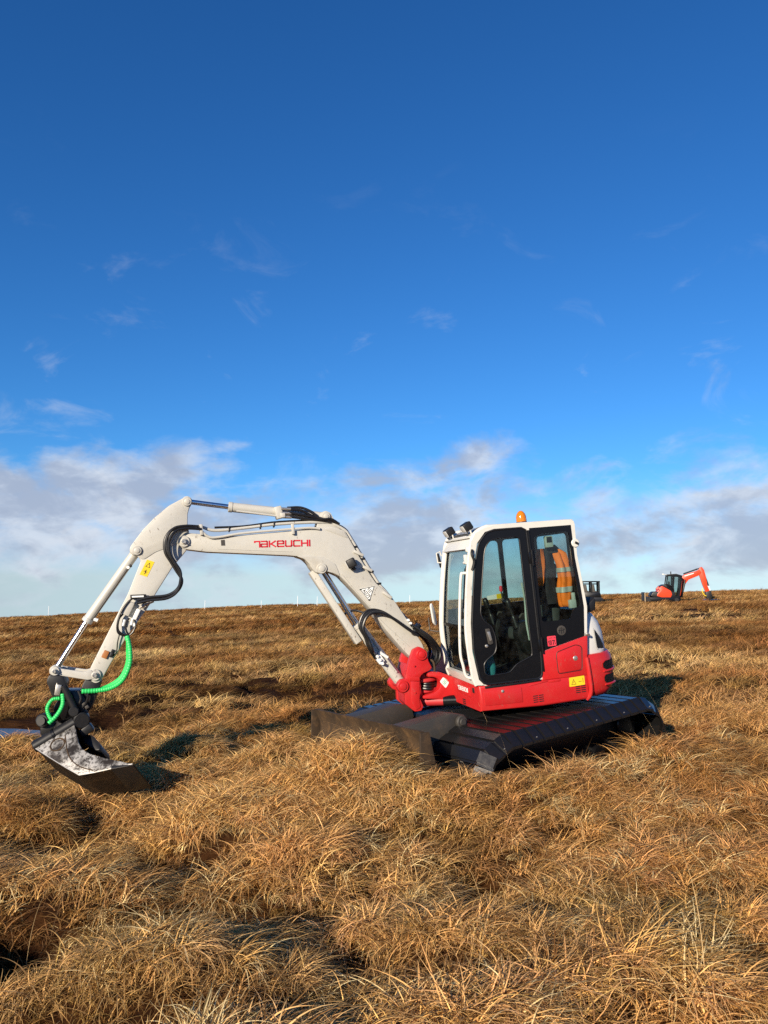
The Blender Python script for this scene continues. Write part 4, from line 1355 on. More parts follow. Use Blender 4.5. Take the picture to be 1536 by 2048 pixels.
# handrail, mirrors, beacon, lamps, wiper
b = new()
tube(b, [(0.655, 0.90, 1.345), (0.725, 0.865, 1.352), (0.752, 0.86, 1.318), (0.80, 0.86, 1.0), (0.840, 0.86, 0.60), (0.825, 0.86, 0.45), (0.805, 0.86, 0.345), (0.750, 0.89, 0.315)], 0.0145, 10)
P('handrail', b, 'white')
b = new(); lathe(b, (-0.14, 0.50, 1.800), (0.0, 0, 1), [(0, 0.066), (0.018, 0.066), (0.022, 0.058), (0.03, 0.056)], 24)
bc = P('beacon', b, 'plastic')
b = new(); lathe(b, (-0.14, 0.50, 1.828), (0, 0, 1), [(0, 0.056), (0.055, 0.055), (0.085, 0.046), (0.108, 0.030), (0.120, 0.012), (0.122, 0.002)], 24); S('beacon_lens', b, 'amber', bc, 60)
b = new(); lathe(b, (-0.14, 0.50, 1.83), (0, 0, 1), [(0, 0.02), (0.06, 0.02), (0.075, 0.012)], 12); S('beacon_bulb', b, 'int_pale', bc)
for (px, py, pz, tl) in ((0.625, 0.83, 1.812, 28), (0.585, 0.20, 1.800, 28)):
    b = new()
    rt = Matrix.Rotation(R(tl), 3, 'Y')
    box(b, (px, py, pz), (0.095, 0.115, 0.085), rt, 0.014, 3)
    wlt = P('work_light', b, 'plastic')
    b = new(); box(b, Vector((px, py, pz)) + rt @ Vector((0.050, 0, 0)), (0.008, 0.098, 0.068), rt, 0.004); S('lamp_lens', b, 'headlamp', wlt)
    b = new(); tube(b, [(px - 0.01, py - 0.045, pz - 0.02), (px - 0.03, py - 0.045, pz - 0.08), (px - 0.03, py + 0.045, pz - 0.08), (px - 0.01, py + 0.045, pz - 0.02)], 0.009, 6, 1, False)
    S('lamp_bracket', b, 'white', wlt)
b = new(); box(b, (0.615, 0.47, 1.705), (0.05, 0.84, 0.016), Matrix.Rotation(R(8), 3, 'Y'), 0.004)
for v in b.verts:
    v.co.x += XS * (1 - (v.co.y - YR) / (YL - YR))
P('lamp_rail', b, 'white')
# black grab bracket on the near pillar top, white clamp beside it
b = new(); tube(b, [(0.640, 0.958, 1.575), (0.656, 0.975, 1.53), (0.640, 0.975, 1.46), (0.668, 0.97, 1.375)], 0.014, 8, 4)
P('mirror_bracket', b, 'plastic')
b = new(); box(b, (0.700, 0.90, 1.50), (0.03, 0.04, 0.07), None, 0.008); rod(b, (0.705, 0.87, 1.455), (0.705, 0.93, 1.455), 0.016, n=12)
box(b, (0.672, 0.90, 1.585), (0.03, 0.04, 0.05), None, 0.008)
P('bracket_clamp', b, 'white')
# small work lamp hoop at the far top corner
b = new(); tube(b, [(0.600, -0.03, 1.47), (0.66, -0.06, 1.48), (0.665, -0.06, 1.585), (0.625, -0.06, 1.60), (0.61, -0.06, 1.55)], 0.009, 8, 1, False)
mf = P('mirror_arm', b, 'white')
b = new(); box(b, (0.640, -0.06, 1.50), (0.03, 0.02, 0.16), Matrix.Rotation(R(10), 3, 'Y'), 0.006); S('mirror_pivot', b, 'plastic', mf)
# low mirror on the far side
b = new()
prism(b, round_poly([(0.70, 1.03), (0.725, 1.00), (0.70, 0.80), (0.655, 0.76), (0.64, 0.80), (0.655, 0.93)], 0.02, 3), -0.36, -0.335, XZ, 0.006)
for v in b.verts:
    v.co = Vector((0.68, -0.35, 0)) + Matrix.Rotation(R(35), 3, 'Z') @ (v.co - Vector((0.68, -0.35, 0)))
lm = P('side_mirror', b, 'grey_white')
b = new(); tube(b, [(0.60, -0.04, 0.71), (0.66, -0.30, 0.70), (0.735, -0.36, 0.72), (0.735, -0.37, 0.86), (0.70, -0.37, 0.88), (0.69, -0.36, 0.80)], 0.008, 6, 1, False); S('mirror_arm', b, 'grey_steel', lm)
# wiper on the front glass
b = new(); tube(b, [(0.745, 0.76, 0.94), (0.700, 0.80, 1.20), (0.670, 0.82, 1.42)], 0.007, 6); box(b, (0.742, 0.74, 0.93), (0.03, 0.07, 0.07), None, 0.01); box(b, (0.702, 0.79, 1.2), (0.012, 0.02, 0.40), Matrix.Rotation(R(-9), 3, 'Y'))
P('wiper', b, 'plastic')

# interior
b = new(); prism(b, [(0.70, 0.25), (-0.46, 0.25), (-0.46, 0.29), (0.70, 0.29)], 0.03, 0.89, XZ); P('cab_floor', b, 'interior')
b = new(); box(b, (0.06, 0.46, 1.735), (1.0, 0.86, 0.02)); P('cab_ceiling', b, 'interior')
b = new(); box(b, (-0.14, 0.46, 0.44), (0.42, 0.40, 0.26), None, 0.03); seat = P('seat', b, 'plastic')
b = new(); box(b, (-0.11, 0.46, 0.64), (0.50, 0.46, 0.13), Matrix.Rotation(R(-6), 3, 'Y'), 0.045, 4); S('seat_cushion', b, 'seat', seat, 60)
b = new(); box(b, (-0.345, 0.46, 0.93), (0.13, 0.46, 0.56), Matrix.Rotation(R(-9), 3, 'Y'), 0.05, 4); S('seat_back', b, 'seat', seat, 60)
b = new(); box(b, (-0.41, 0.46, 1.27), (0.09, 0.26, 0.17), Matrix.Rotation(R(-9), 3, 'Y'), 0.035, 4); S('head_rest', b, 'seat', seat, 60)
for yy in (0.17, 0.76):
    b = new(); prism(b, round_poly([(0.20, 0.66), (0.16, 0.80), (-0.20, 0.82), (-0.26, 0.62), (-0.2, 0.46), (0.1, 0.46)], 0.04, 3), yy - 0.07, yy + 0.07, XZ, 0.015)
    cn = P('console', b, 'plastic')
    b = new()
    prf = []
    for k in range(9):
        prf.append((0.015 * k, 0.045 - 0.003 * k + (0.006 if k % 2 else 0)))
    prf += [(0.14, 0.016), (0.20, 0.016), (0.205, 0.028), (0.28, 0.031), (0.31, 0.022), (0.315, 0.004)]
    lathe(b, (0.16, yy, 0.74), (0.28, 0, 1), prf, 14); S('joystick', b, 'rubber', cn, 60)
    b = new(); tube(b, [(0.02, yy + 0.03, 0.84), (0.10, yy + 0.03, 0.875), (0.14, yy + 0.03, 0.84)], 0.012, 8); S('arm_rest', b, 'grey_steel', cn)
b = new()
for yy in (0.40, 0.54):
    rod(b, (0.50, yy, 0.30), (0.42, yy, 0.78), 0.012, n=8); rod(b, (0.42, yy, 0.76), (0.40, yy, 0.88), 0.022, n=10, bevel=0.006)
    box(b, (0.53, yy, 0.33), (0.17, 0.09, 0.02), Matrix.Rotation(R(28), 3, 'Y'))
P('travel_lever', b, 'plastic')
b = new(); box(b, (0.44, 0.13, 0.74), (0.20, 0.15, 0.46), Matrix.Rotation(R(8), 3, 'Y'), 0.03); mo = P('side_console', b, 'interior')
b = new(); box(b, (0.39, 0.14, 1.02), (0.05, 0.17, 0.13), Matrix.Rotation(R(-25), 3, 'Y'), 0.012); S('display', b, 'plastic', mo)
b = new(); tube(b, [(-0.01, 0.06, 0.75), (-0.015, 0.06, 0.95), (-0.008, 0.06, 1.10)], 0.008, 6); lk = P('lock_lever', b, 'grey_steel')
b = new(); lathe(b, (-0.008, 0.06, 1.09), (0, 0, 1), [(0, 0.016), (0.02, 0.02), (0.055, 0.018), (0.065, 0.006)], 12); S('lever_knob', b, 'sticker_red', lk)
b = new(); prism(b, [(0.155, 1.055), (-0.045, 1.07), (-0.045, 1.01), (0.155, 1.01)], 0.027, 0.030, XZ); ws = P('window_sticker', b, 'sticker_white')
b = new(); prism(b, [(0.04, 1.064), (-0.044, 1.068), (-0.044, 1.012), (0.04, 1.012)], 0.0302, 0.0315, XZ); S('window_sticker', b, 'yellow', ws)
b = new(); box(b, (-0.235, 0.88, 1.585), (0.085, 0.05, 0.12), None, 0.01); il = P('interior_lamp', b, 'int_pale')
b = new(); box(b, (-0.232, 0.907, 1.605), (0.058, 0.006, 0.058), None, 0.002); S('lamp_lens', b, 'ink', il)
b = new(); box(b, (-0.425, 0.88, 0.925), (0.075, 0.05, 0.09), None, 0.01); box(b, (-0.445, 0.88, 1.0), (0.03, 0.04, 0.08), None, 0.006); P('washer_bottle', b, 'int_pale')
b = new(); box(b, (-0.37, 0.30, 1.10), (0.03, 0.5, 0.03)); P('rear_bar', b, 'plastic')
b = new(); tube(b, [(0.135, 0.925, 1.20), (0.120, 0.925, 1.02), (0.130, 0.925, 0.80), (0.115, 0.925, 0.62)], 0.011, 8); P('door_pull', b, 'int_pale')

# ---- boom -------------------------------------------------------------------
b = new()
prism(b, round_poly(BOOM, 0.02, 3), -0.12, 0.12, XZ, 0.008)
boom = P('boom', b, 'cream', 28)
boom['label'] = 'cream cranked boom with red lettering'
# raised cheek plate round the cylinder lug and at the tip
for s in (1, -1):
    b = new()
    prism(b, round_poly([(2.26, 1.690), (2.15, 1.690), (1.98, 1.660), (1.86, 1.575), (1.82, 1.445), (1.88, 1.478), (1.955, 1.506), (2.012, 1.486), (2.072, 1.508), (2.11, 1.56), (2.125, 1.60), (2.165, 1.65)], 0.02, 3), s * 0.1195, s * 0.1265, XZ, 0.002)
    S('cheek_plate', b, 'cream', boom)
    b = new()
    prism(b, round_poly([(1.94, 1.945), (1.70, 1.83), (1.73, 1.90), (1.845, 1.965)], 0.01, 2), s * 0.1195, s * 0.1255, XZ, 0.002)
    S('cheek_plate', b, 'cream', boom)


for s in (1, -1):
    b = new(); tube(b, [(1.14, s * 0.1205, 0.62), (1.40, s * 0.1205, 0.905), (1.53, s * 0.1205, 1.085), (1.70, s * 0.1205, 1.315), (1.80, s * 0.1205, 1.46)], 0.0035, 6); S('weld_seam', b, 'cream', boom)
    b = new(); tube(b, [(2.30, s * 0.1205, 1.742), (2.75, s * 0.1205, 1.800), (3.05, s * 0.1205, 1.838)], 0.0030, 6); S('weld_seam', b, 'cream', boom)


def pin(c, y, r, parent, mat='cream', nut=True, s=1):
    q = new()
    lathe(q, (c[0], y * s, c[1]), (0, s, 0), [(0, r), (0.016, r), (0.022, r * 0.9), (0.022, r * 0.62), (0.030, r * 0.58), (0.033, r * 0.45)], 28)
    S('pin_boss', q, mat, parent, 40)
    if nut:
        q = new(); rod(q, (c[0], (y + 0.03) * s, c[1]), (c[0], (y + 0.05) * s, c[1]), r * 0.42, n=6, bevel=0.003)
        for k in range(3):
            a = k * 2.09
            rod(q, (c[0] + r * 0.3 * math.cos(a), (y + 0.03) * s, c[1] + r * 0.3 * math.sin(a)), (c[0] + r * 0.3 * math.cos(a), (y + 0.056) * s, c[1] + r * 0.3 * math.sin(a)), r * 0.14, n=6)
        S('pin_bolt', q, 'bolt', parent)


pin((3.377, 1.942), 0.118, 0.058, boom)
pin((3.377, 1.942), 0.118, 0.058, boom, s=-1, nut=False)
pin((2.009, 1.539), 0.122, 0.055, boom, nut=False)
pin((2.009, 1.539), 0.122, 0.055, boom, nut=False, s=-1)
# arm cylinder lugs on top of the boom
for s in (1, -1):
    b = new(); prism(b, round_poly([(2.02, 1.96), (1.98, 2.08), (1.955, 2.13), (1.90, 2.145), (1.85, 2.12), (1.80, 2.0), (1.76, 1.93)], 0.02, 3), s * 0.055, s * 0.085, XZ, 0.004)
    S('cylinder_lug', b, 'cream', boom)
pin((1.905, 2.082), 0.085, 0.046, boom, nut=False)
# lettering
b = new()
ln, wd = word('tAKEUCHI', 0.056, 0.26, 1.12)
W0, W1 = Vector((2.672, 1.824)), Vector((2.106, 1.789))
dd_ = (W1 - W0).normalized(); un_ = Vector((dd_.y, -dd_.x)) * -1
un_ = Vector((-dd_.y, dd_.x)); un_ = un_ if un_.y > 0 else -un_
def pl_(u, v, h):
    q = W0 + dd_ * (u * (W1 - W0).length / wd) + un_ * v
    return Vector((q.x, 0.1203 + h, q.y))
strokes(b, ln, 0.0135, pl_, 0.0015)
S('lettering', b, 'logo_red', boom)
# triangular plate sticker
b = new()
T0, T1, T2 = Vector((1.628, 1.285)), Vector((1.455, 1.302)), Vector((1.528, 1.140))
prism(b, [tuple(T0), tuple(T1), tuple(T2)], 0.1200, 0.1222, XZ); S('triangle_sticker', b, 'sticker_white', boom)
b = new()
pl0 = lambda u, v, h: Vector((u, 0.1223 + h, v))
ct = (T0 + T1 + T2) / 3
i0, i1, i2 = [ct + (t - ct) * 0.90 for t in (T0, T1, T2)]
strokes(b, [[i0, i1, i2, i0]], 0.006, pl0, 0.001)
bd = (T2 - T0).normalized(); bu = Vector((-bd.y, bd.x)); bu = bu if (T1 - T0).dot(bu) > 0 else -bu
ln, wd = word('a071', 0.030, 0.2)
o0 = T0 + bd * 0.040 + bu * 0.016
strokes(b, ln, 0.0055, lambda u, v, h: pl0((o0 + bd * u + bu * v).x, (o0 + bd * u + bu * v).y, h), 0.001)
ln, wd = word('10', 0.030, 0.3)
o1 = T0 + bd * 0.060 + bu * 0.062
strokes(b, ln, 0.0055, lambda u, v, h: pl0((o1 + bd * u + bu * v).x, (o1 + bd * u + bu * v).y, h), 0.001)
for t, o_ in ((T0, 0.83), (T2, 0.80)):
    q = ct + (t - ct) * o_
    strokes(b, [[q - Vector((0.006, 0)), q + Vector((0.006, 0))]], 0.012, pl0, 0.001)
S('sticker_print', b, 'ink', boom)
b = new(); prism(b, [(3.015, 1.925), (2.975, 1.925), (2.975, 1.865), (3.015, 1.868)], 0.1201, 0.1215, XZ); S('grey_label', b, 'grey_steel', boom)
# steel pipes along the boom with clips, and the black cable sleeve above them
b = new(); tube(b, [(x, 0.085, z + 0.012) for x, z in PIPE1], 0.0155, 10, 5); S('pipe', b, 'cream', boom)
b = new(); tube(b, [(x, 0.040, z + 0.014) for x, z in PIPE1], 0.0155, 10, 5); S('pipe', b, 'cream', boom)
b = new(); tube(b, [(x, 0.135, z) for x, z in PIPE2] + [(1.99, 0.135, 1.955)], 0.013, 10, 5); S('pipe', b, 'cream', boom)
b = new(); tube(b, [(x, 0.060 + 0.01 * math.sin(9 * x), z + 0.038 + 0.006 * math.sin(13 * x)) for x, z in PIPE1[2:]], 0.011, 8, 5); S('cable_sleeve', b, 'rubber', boom)
for (x, z, a) in ((3.20, 2.045, 0), (2.275, 1.975, 0), (1.60, 1.66, 60), (1.52, 1.49, 60), (1.33, 1.19, 50)):
    b = new(); box(b, (x, 0.137, z), (0.030, 0.034, 0.11), Matrix.Rotation(R(a), 3, 'Y'), 0.005); S('pipe_clip', b, 'cream', boom)
for (x, z) in ((2.92, 2.030), (2.60, 2.035), (2.46, 2.040), (1.62, 1.735), (1.55, 1.60), (1.47, 1.455), (1.40, 1.32), (1.22, 1.035)):
    b = new(); box(b, (x, 0.066, z), (0.012, 0.085, 0.055) if x > 2 else (0.05, 0.085, 0.02), None, 0.003); S('pipe_band', b, 'plastic', boom)
# work light on the boom side
rt = Matrix.Rotation(R(-18), 3, 'Z') @ Matrix.Rotation(R(22), 3, 'Y')
b = new(); box(b, (1.70, 0.190, 1.565), (0.095, 0.085, 0.095), rt, 0.014, 3)
bl = S('work_light', b, 'plastic', boom)
b = new(); box(b, Vector((1.70, 0.190, 1.565)) + rt @ Vector((0.050, 0, 0)), (0.008, 0.07, 0.08), rt, 0.003); S('work_light', b, 'headlamp', boom)
b = new(); box(b, (1.672, 0.145, 1.515), (0.035, 0.06, 0.05), rt, 0.005); S('lamp_bracket', b, 'grey_steel', boom)

# ---- arm --------------------------------------------------------------------
b = new()
prism(b, round_poly(ARM, 0.02, 3), -0.10, 0.10, XZ, 0.008)
arm = P('arm', b, 'cream', 28)
for s in (1, -1):
    b = new()
    up_arm = ARM[-12:] + ARM[:7] + [(3.335, 2.00), (3.43, 1.93), (3.62, 1.875), (3.70, 1.835)]
    prism(b, round_poly([(3.802, 1.805), (3.832, 1.842), (3.888, 1.862), (3.900, 1.9), (3.886, 1.941), (3.84, 1.995), (3.757, 2.092), (3.646, 2.198), (3.492, 2.313), (3.350, 2.378), (3.312, 2.390), (3.283, 2.369),
                         (3.277, 2.331), (3.300, 2.287), (3.322, 2.222), (3.333, 2.106), (3.330, 2.04), (3.45, 1.925), (3.66, 1.862), (3.77, 1.80)], 0.015, 2), s * 0.0995, s * 0.106, XZ, 0.002)
    S('cheek_plate', b, 'cream', arm)
pin((3.316, 2.342), 0.105, 0.046, arm, nut=False); pin((3.316, 2.342), 0.105, 0.046, arm, nut=False, s=-1)
pin((3.832, 1.892), 0.105, 0.046, arm, nut=False); pin((4.302, 0.732), 0.100, 0.056, arm); pin((4.302, 0.732), 0.100, 0.056, arm, s=-1)
b = new(); prism(b, [tuple(p) for p in ARMSTICKER], 0.1003, 0.1025, XZ); S('warning_sticker', b, 'yellow', arm)
b = new()
A0 = Vector(ARMSTICKER[3]); ua = (Vector(ARMSTICKER[2]) - A0).normalized(); va = (Vector(ARMSTICKER[0]) - A0).normalized()
strokes(b, [[(0.018, 0.095), (0.058, 0.095), (0.038, 0.138), (0.018, 0.095)], [(0.02, 0.045), (0.055, 0.045)], [(0.04, 0.02), (0.04, 0.065)], [(0.03, 0.055), (0.05, 0.03)]], 0.005,
        lambda u, v, h: Vector(((A0 + ua * u + va * v).x, 0.1026 + h, (A0 + ua * u + va * v).y)), 0.001)
S('sticker_print', b, 'ink', arm)
ad_ = Vector((4.34 - 3.80, 0, 0.807 - 1.79)).normalized()      # down the arm
an_ = Vector((ad_.z, 0, -ad_.x))                              # across it
arot = Matrix((ad_, Vector((0, 1, 0)), ad_.cross(Vector((0, 1, 0))))).transposed()
def onarm(px, pz, dy=0.1):
    return Vector((px, dy, pz))
b = new(); prism(b, round_poly([(3.925, 1.465), (3.775, 1.455), (3.775, 1.415), (3.925, 1.425)], 0.006, 2), 0.12, 0.165, XZ, 0.004); hg = S('hose_clamp_block', b, 'plastic', arm)
b = new(); prism(b, [(3.91, 1.452), (3.80, 1.446), (3.80, 1.430), (3.91, 1.436)], 0.165, 0.168, XZ); S('clamp_label', b, 'sticker_white', arm)
# valve manifold, fittings and coiled hoses half-way down the arm
b = new(); box(b, (3.955, 0.125, 1.335), (0.14, 0.05, 0.075), arot, 0.008); S('manifold', b, 'cream', arm)
b = new(); box(b, (3.88, 0.130, 1.270), (0.11, 0.05, 0.040), arot, 0.008); S('manifold', b, 'sticker_white', arm)
b = new()
for (x, z, L) in ((3.86, 1.375, 0.10), (3.80, 1.350, 0.09), (3.845, 1.33, 0.07)):
    rod(b, (x, 0.145, z), (x - L, 0.145, z + 0.03), 0.013, n=10); rod(b, (x - 0.02, 0.145, z + 0.005), (x - 0.045, 0.145, z + 0.013), 0.019, n=6)
S('hose_fitting', b, 'bolt', arm)
b = new()
for (x, z) in ((3.92, 1.23), (3.89, 1.215), (3.995, 1.23)):
    rod(b, (x, 0.12, z), (x + 0.02, 0.12, z - 0.06), 0.016, n=8)
S('hose_fitting', b, 'sticker_white', arm)
for k, pts in enumerate(([(3.79, 0.14, 1.445), (3.90, 0.15, 1.43), (4.00, 0.16, 1.34), (4.055, 0.16, 1.22), (4.065, 0.15, 1.12), (4.02, 0.14, 1.08), (3.97, 0.135, 1.075)],
                         [(3.99, 0.13, 1.30), (4.045, 0.14, 1.24), (4.06, 0.15, 1.14), (4.01, 0.15, 1.085), (3.96, 0.14, 1.08)],
                         [(3.95, 0.14, 1.24), (3.985, 0.15, 1.19), (3.985, 0.15, 1.12), (3.965, 0.15, 1.08)],
                         [(3.91, 0.14, 1.22), (3.895, 0.15, 1.17), (3.92, 0.15, 1.11), (3.955, 0.15, 1.075)],
                         [(4.05, 0.13, 1.10), (4.075, 0.125, 1.02), (4.09, 0.12, 0.94), (4.13, 0.115, 0.89)])):
    b = new(); tube(b, pts, 0.0095 if k < 4 else 0.006, 8); S('hose', b, 'rubber', arm)
b = new(); box(b, (4.195, 0.110, 0.915), (0.075, 0.02, 0.05), arot, 0.004); S('marker_plate', b, 'rust', arm)
b = new(); box(b, (4.14, 0.118, 0.905), (0.05, 0.035, 0.028), arot, 0.005); box(b, (4.125, 0.118, 0.94), (0.03, 0.03, 0.03), arot, 0.005); S('junction_box', b, 'plastic', arm)

# ---- cylinders ----------------------------------------------------------------
def cyl(name, p0, pm, p1, rb, rr, mat='cream', y=0.0, rodmat='chrome', lab=None):
    p0, pm, p1 = Vector((p0[0], y, p0[1])), Vector((pm[0], y, pm[1])), Vector((p1[0], y, p1[1]))
    q = new(); rod(q, p0, pm, rb, n=26, bevel=0.006); d = (pm - p0).normalized()
    rod(q, pm - d * 0.03, pm + d * 0.012, rb + 0.005, n=26, bevel=0.004)
    o = P(name, q, mat, 40)
    q = new(); rod(q, pm, p1, rr, n=20); S('piston_rod', q, rodmat, o, 60)
    q = new(); rod(q, p1 + Vector((0, -0.05, 0)), p1 + Vector((0, 0.05, 0)), rr + 0.024, n=22, bevel=0.005); rod(q, p0 + Vector((0, -0.052, 0)), p0 + Vector((0, 0.052, 0)), rb * 0.98, n=22, bevel=0.005)
    S('clevis', q, mat, o, 40)
    return o


ac = cyl('arm_cylinder', ACYL[4], ACYL[1], ACYL[0], 0.050, 0.026)
b = new(); tube(b, [(2.83, 0.062, 2.215), (2.62, 0.064, 2.172), (2.44, 0.064, 2.135), (2.36, 0.06, 2.12)], 0.011, 8); S('oil_pipe', b, 'cream', ac)
b = new(); box(b, (2.395, 0.03, 2.165), (0.075, 0.13, 0.13), Matrix.Rotation(R(10), 3, 'Y'), 0.01); box(b, (2.36, 0.05, 2.13), (0.05, 0.12, 0.05), None, 0.008); S('port_block', b, 'cream', ac)
b = new()
for z in (2.20, 2.155, 2.115):
    rod(b, (2.37, 0.085, z), (2.27, 0.085, z - 0.012), 0.016, n=8)
S('hose_fitting', b, 'bolt', ac)
for k, pts in enumerate(([(2.30, 0.085, 2.19), (2.16, 0.09, 2.165), (2.05, 0.095, 2.10), (1.90, 0.10, 2.045), (1.78, 0.09, 1.995)], [(2.29, 0.085, 2.15), (2.15, 0.10, 2.115), (2.0, 0.10, 2.07), (1.86, 0.08, 2.01)],
                         [(2.29, 0.085, 2.11), (2.15, 0.095, 2.08), (2.02, 0.10, 2.055), (1.86, 0.10, 2.02)], [(2.30, 0.03, 2.21), (2.16, 0.05, 2.20), (2.05, 0.09, 2.14), (1.97, 0.11, 2.06), (1.86, 0.11, 2.05), (1.77, 0.10, 1.99)])):
    b = new(); tube(b, pts, 0.014, 8); S('hose', b, 'rubber', ac)
bk = cyl('bucket_cylinder', BKTCYL[0], BKTCYL[1], BKTCYL[2], 0.047, 0.025)
b = new(); tube(b, [(3.90, 0.03, 1.745), (3.93, 0.05, 1.73), (4.13, 0.05, 1.475), (4.28, 0.04, 1.285), (4.31, 0.02, 1.27)], 0.011, 8); S('oil_pipe', b, 'grey_steel', bk)
b = new(); rod(b, (3.93, 0.05, 1.735), (3.93, 0.085, 1.735), 0.016, n=8); rod(b, (4.285, 0.03, 1.265), (4.25, 0.03, 1.245), 0.018, n=8); S('pipe_union', b, 'sticker_white', bk)
bo = cyl('boom_cylinder', BOOMCYL[2], BOOMCYL[1], BOOMCYL[0], 0.058, 0.030)
# cover plate over the rod on its front side
d_ = (Vector(BOOMCYL[0]) - Vector(BOOMCYL[2])).normalized(); nn_ = Vector((-d_.y, d_.x)); nn_ = nn_ if nn_.x > 0 else -nn_
g0, g1 = Vector((2.055, 1.545)), Vector((1.625, 0.745))
gpts = [g0 + nn_ * 0.012, g0 + nn_ * 0.085, g1 + nn_ * 0.085, g1 + nn_ * 0.012]
b = new(); prism(b, round_poly([tuple(p) for p in gpts], 0.008, 2), -0.055, 0.055, XZ, 0.006); S('rod_guard', b, 'cream', bo)
b = new(); tube(b, [(1.52, 0.065, 0.745), (1.46, 0.068, 0.63), (1.37, 0.066, 0.48), (1.29, 0.06, 0.36)], 0.011, 8); S('oil_pipe', b, 'cream', bo)
b = new()
for k in range(4):
    t = k * 0.045
    rod(b, (1.525 - t * 0.55, 0.06, 0.60 - t * 0.9), (1.525 - t * 0.55, 0.13, 0.60 - t * 0.9), 0.017, n=8, bevel=0.003)
rod(b, (1.47, 0.085, 0.60), (1.38, 0.085, 0.53), 0.017, n=8)
box(b, (1.47, 0.075, 0.525), (0.07, 0.05, 0.10), Matrix.Rotation(R(32), 3, 'Y'), 0.008)
S('hose_fitting', b, 'sticker_white', bo)
for k in range(3):
    pts = [(x + 0.012 * k, 0.19 - 0.028 * k, z + 0.014 * k) for x, z in HOSES_BOOM]
    pts = [(1.52, 0.10, 0.58 - 0.02 * k)] + pts
    b = new(); tube(b, pts, 0.0155, 10); S('hose', b, 'rubber', bo)
b = new(); tube(b, [(1.76, -0.14, 1.02), (1.735, -0.02, 1.055), (1.67, 0.05, 1.06), (1.60, 0.10, 1.03)], 0.012, 8); S('hose', b, 'rubber', bo)
# hose bundle over the boom foot
for k in range(7):
    oy = -0.10 + 0.045 * k; rz = 0.012 * ((k * 37) % 5)
    pts = [(1.10, oy * 0.6 + 0.05, 0.85), (1.00, oy * 0.8 + 0.05, 0.745 + rz), (0.905, oy + 0.03, 0.655 + rz), (0.845 - rz, oy, 0.55), (0.86 - rz, oy, 0.45), (0.90, oy * 0.7, 0.37)]
    b = new(); tube(b, pts, 0.0165, 10); S('hose', b, 'rubber', nose)
b = new(); box(b, (1.045, 0.10, 0.79), (0.14, 0.09, 0.05), Matrix.Rotation(R(47), 3, 'Y'), 0.015); S('hose_sleeve', b, 'rubber', boom)
b = new()
for k in range(3):
    rod(b, (1.125 - 0.022 * k, 0.10, 0.90 - 0.035 * k), (1.125 - 0.022 * k, 0.15, 0.90 - 0.035 * k), 0.014, n=8, bevel=0.003)
S('hose_fitting', b, 'sticker_white', boom)
# hoses from boom tip to arm
for k in range(3):
    pts = [(x + (0.018, 0.0, -0.020)[k] * (1 if z > 1.6 else -0.4), 0.15 + (0.0, 0.03, 0.06)[k] * min(1, i / 3), z + (0.0, 0.012, -0.016)[k]) for i, (x, z) in enumerate(HOSES_ARM)]
    b = new(); tube(b, pts, 0.0145 if k else 0.017, 10); S('hose', b, 'rubber', boom)

# ---- swing bracket ------------------------------------------------------------
b = new(); prism(b, round_poly(BRACKET, 0.012, 3), 0.128, 0.190, XZ, 0.008)
sb = P('swing_bracket', b, 'red')
b = new(); prism(b, round_poly(BRACKET, 0.012, 3), -0.190, -0.128, XZ, 0.008); S('far_cheek', b, 'red', sb)
b = new(); prism(b, round_poly([(1.20, 0.30), (1.06, 0.30), (1.04, 0.06), (1.10, -0.05), (1.17, -0.05), (1.25, 0.04), (1.25, 0.14)], 0.02, 3), -0.13, 0.13, XZ, 0.01); S('bracket_web', b, 'red_dull', sb)
b = new(); prism(b, round_poly([(1.22, 0.32), (1.19, 0.45), (1.12, 0.40), (1.02, 0.34), (1.06, 0.27), (1.2, 0.27)], 0.02, 3), -0.13, 0.13, XZ, 0.01); S('bracket_web', b, 'red_dull', sb)
b = new(); prism(b, round_poly([(1.205, 0.33), (1.085, 0.30), (1.085, 0.255), (1.20, 0.27)], 0.01, 2), 0.188, 0.205, XZ, 0.006); S('fold_rib', b, 'red', sb)
b = new(); prism(b, round_poly([(1.185, 0.27), (1.09, 0.25), (1.095, 0.13), (1.11, 0.06), (1.105, -0.02), (1.16, -0.04), (1.20, 0.05)], 0.015, 2), 0.189, 0.198, XZ, 0.004); S('fold_rib', b, 'red', sb)
for (c, r) in (((1.035, 0.528), 0.060), ((1.275, 0.225), 0.062)):
    pin(c, 0.188, r, sb, 'red', False); pin(c, 0.188, r, sb, 'red', False, s=-1)
    b = new(); rod(b, (c[0], -0.2, c[1]), (c[0], 0.2, c[1]), r * 0.5, n=18); S('pivot_pin', b, 'red_dull', sb)
b = new(); rod(b, (1.13, 0.197, 0.42), (1.13, 0.206, 0.42), 0.010, n=8); rod(b, (1.15, 0.198, 0.14), (1.15, 0.207, 0.14), 0.010, n=8); S('grease_nipple', b, 'red', sb)
b = new(); tube(b, [(0.93, 0.12, 0.46), (0.90, 0.15, 0.43), (0.895, 0.16, 0.38), (0.90, 0.17, 0.33)], 0.013, 6); S('mud_clod', b, 'mud_steel', sb)

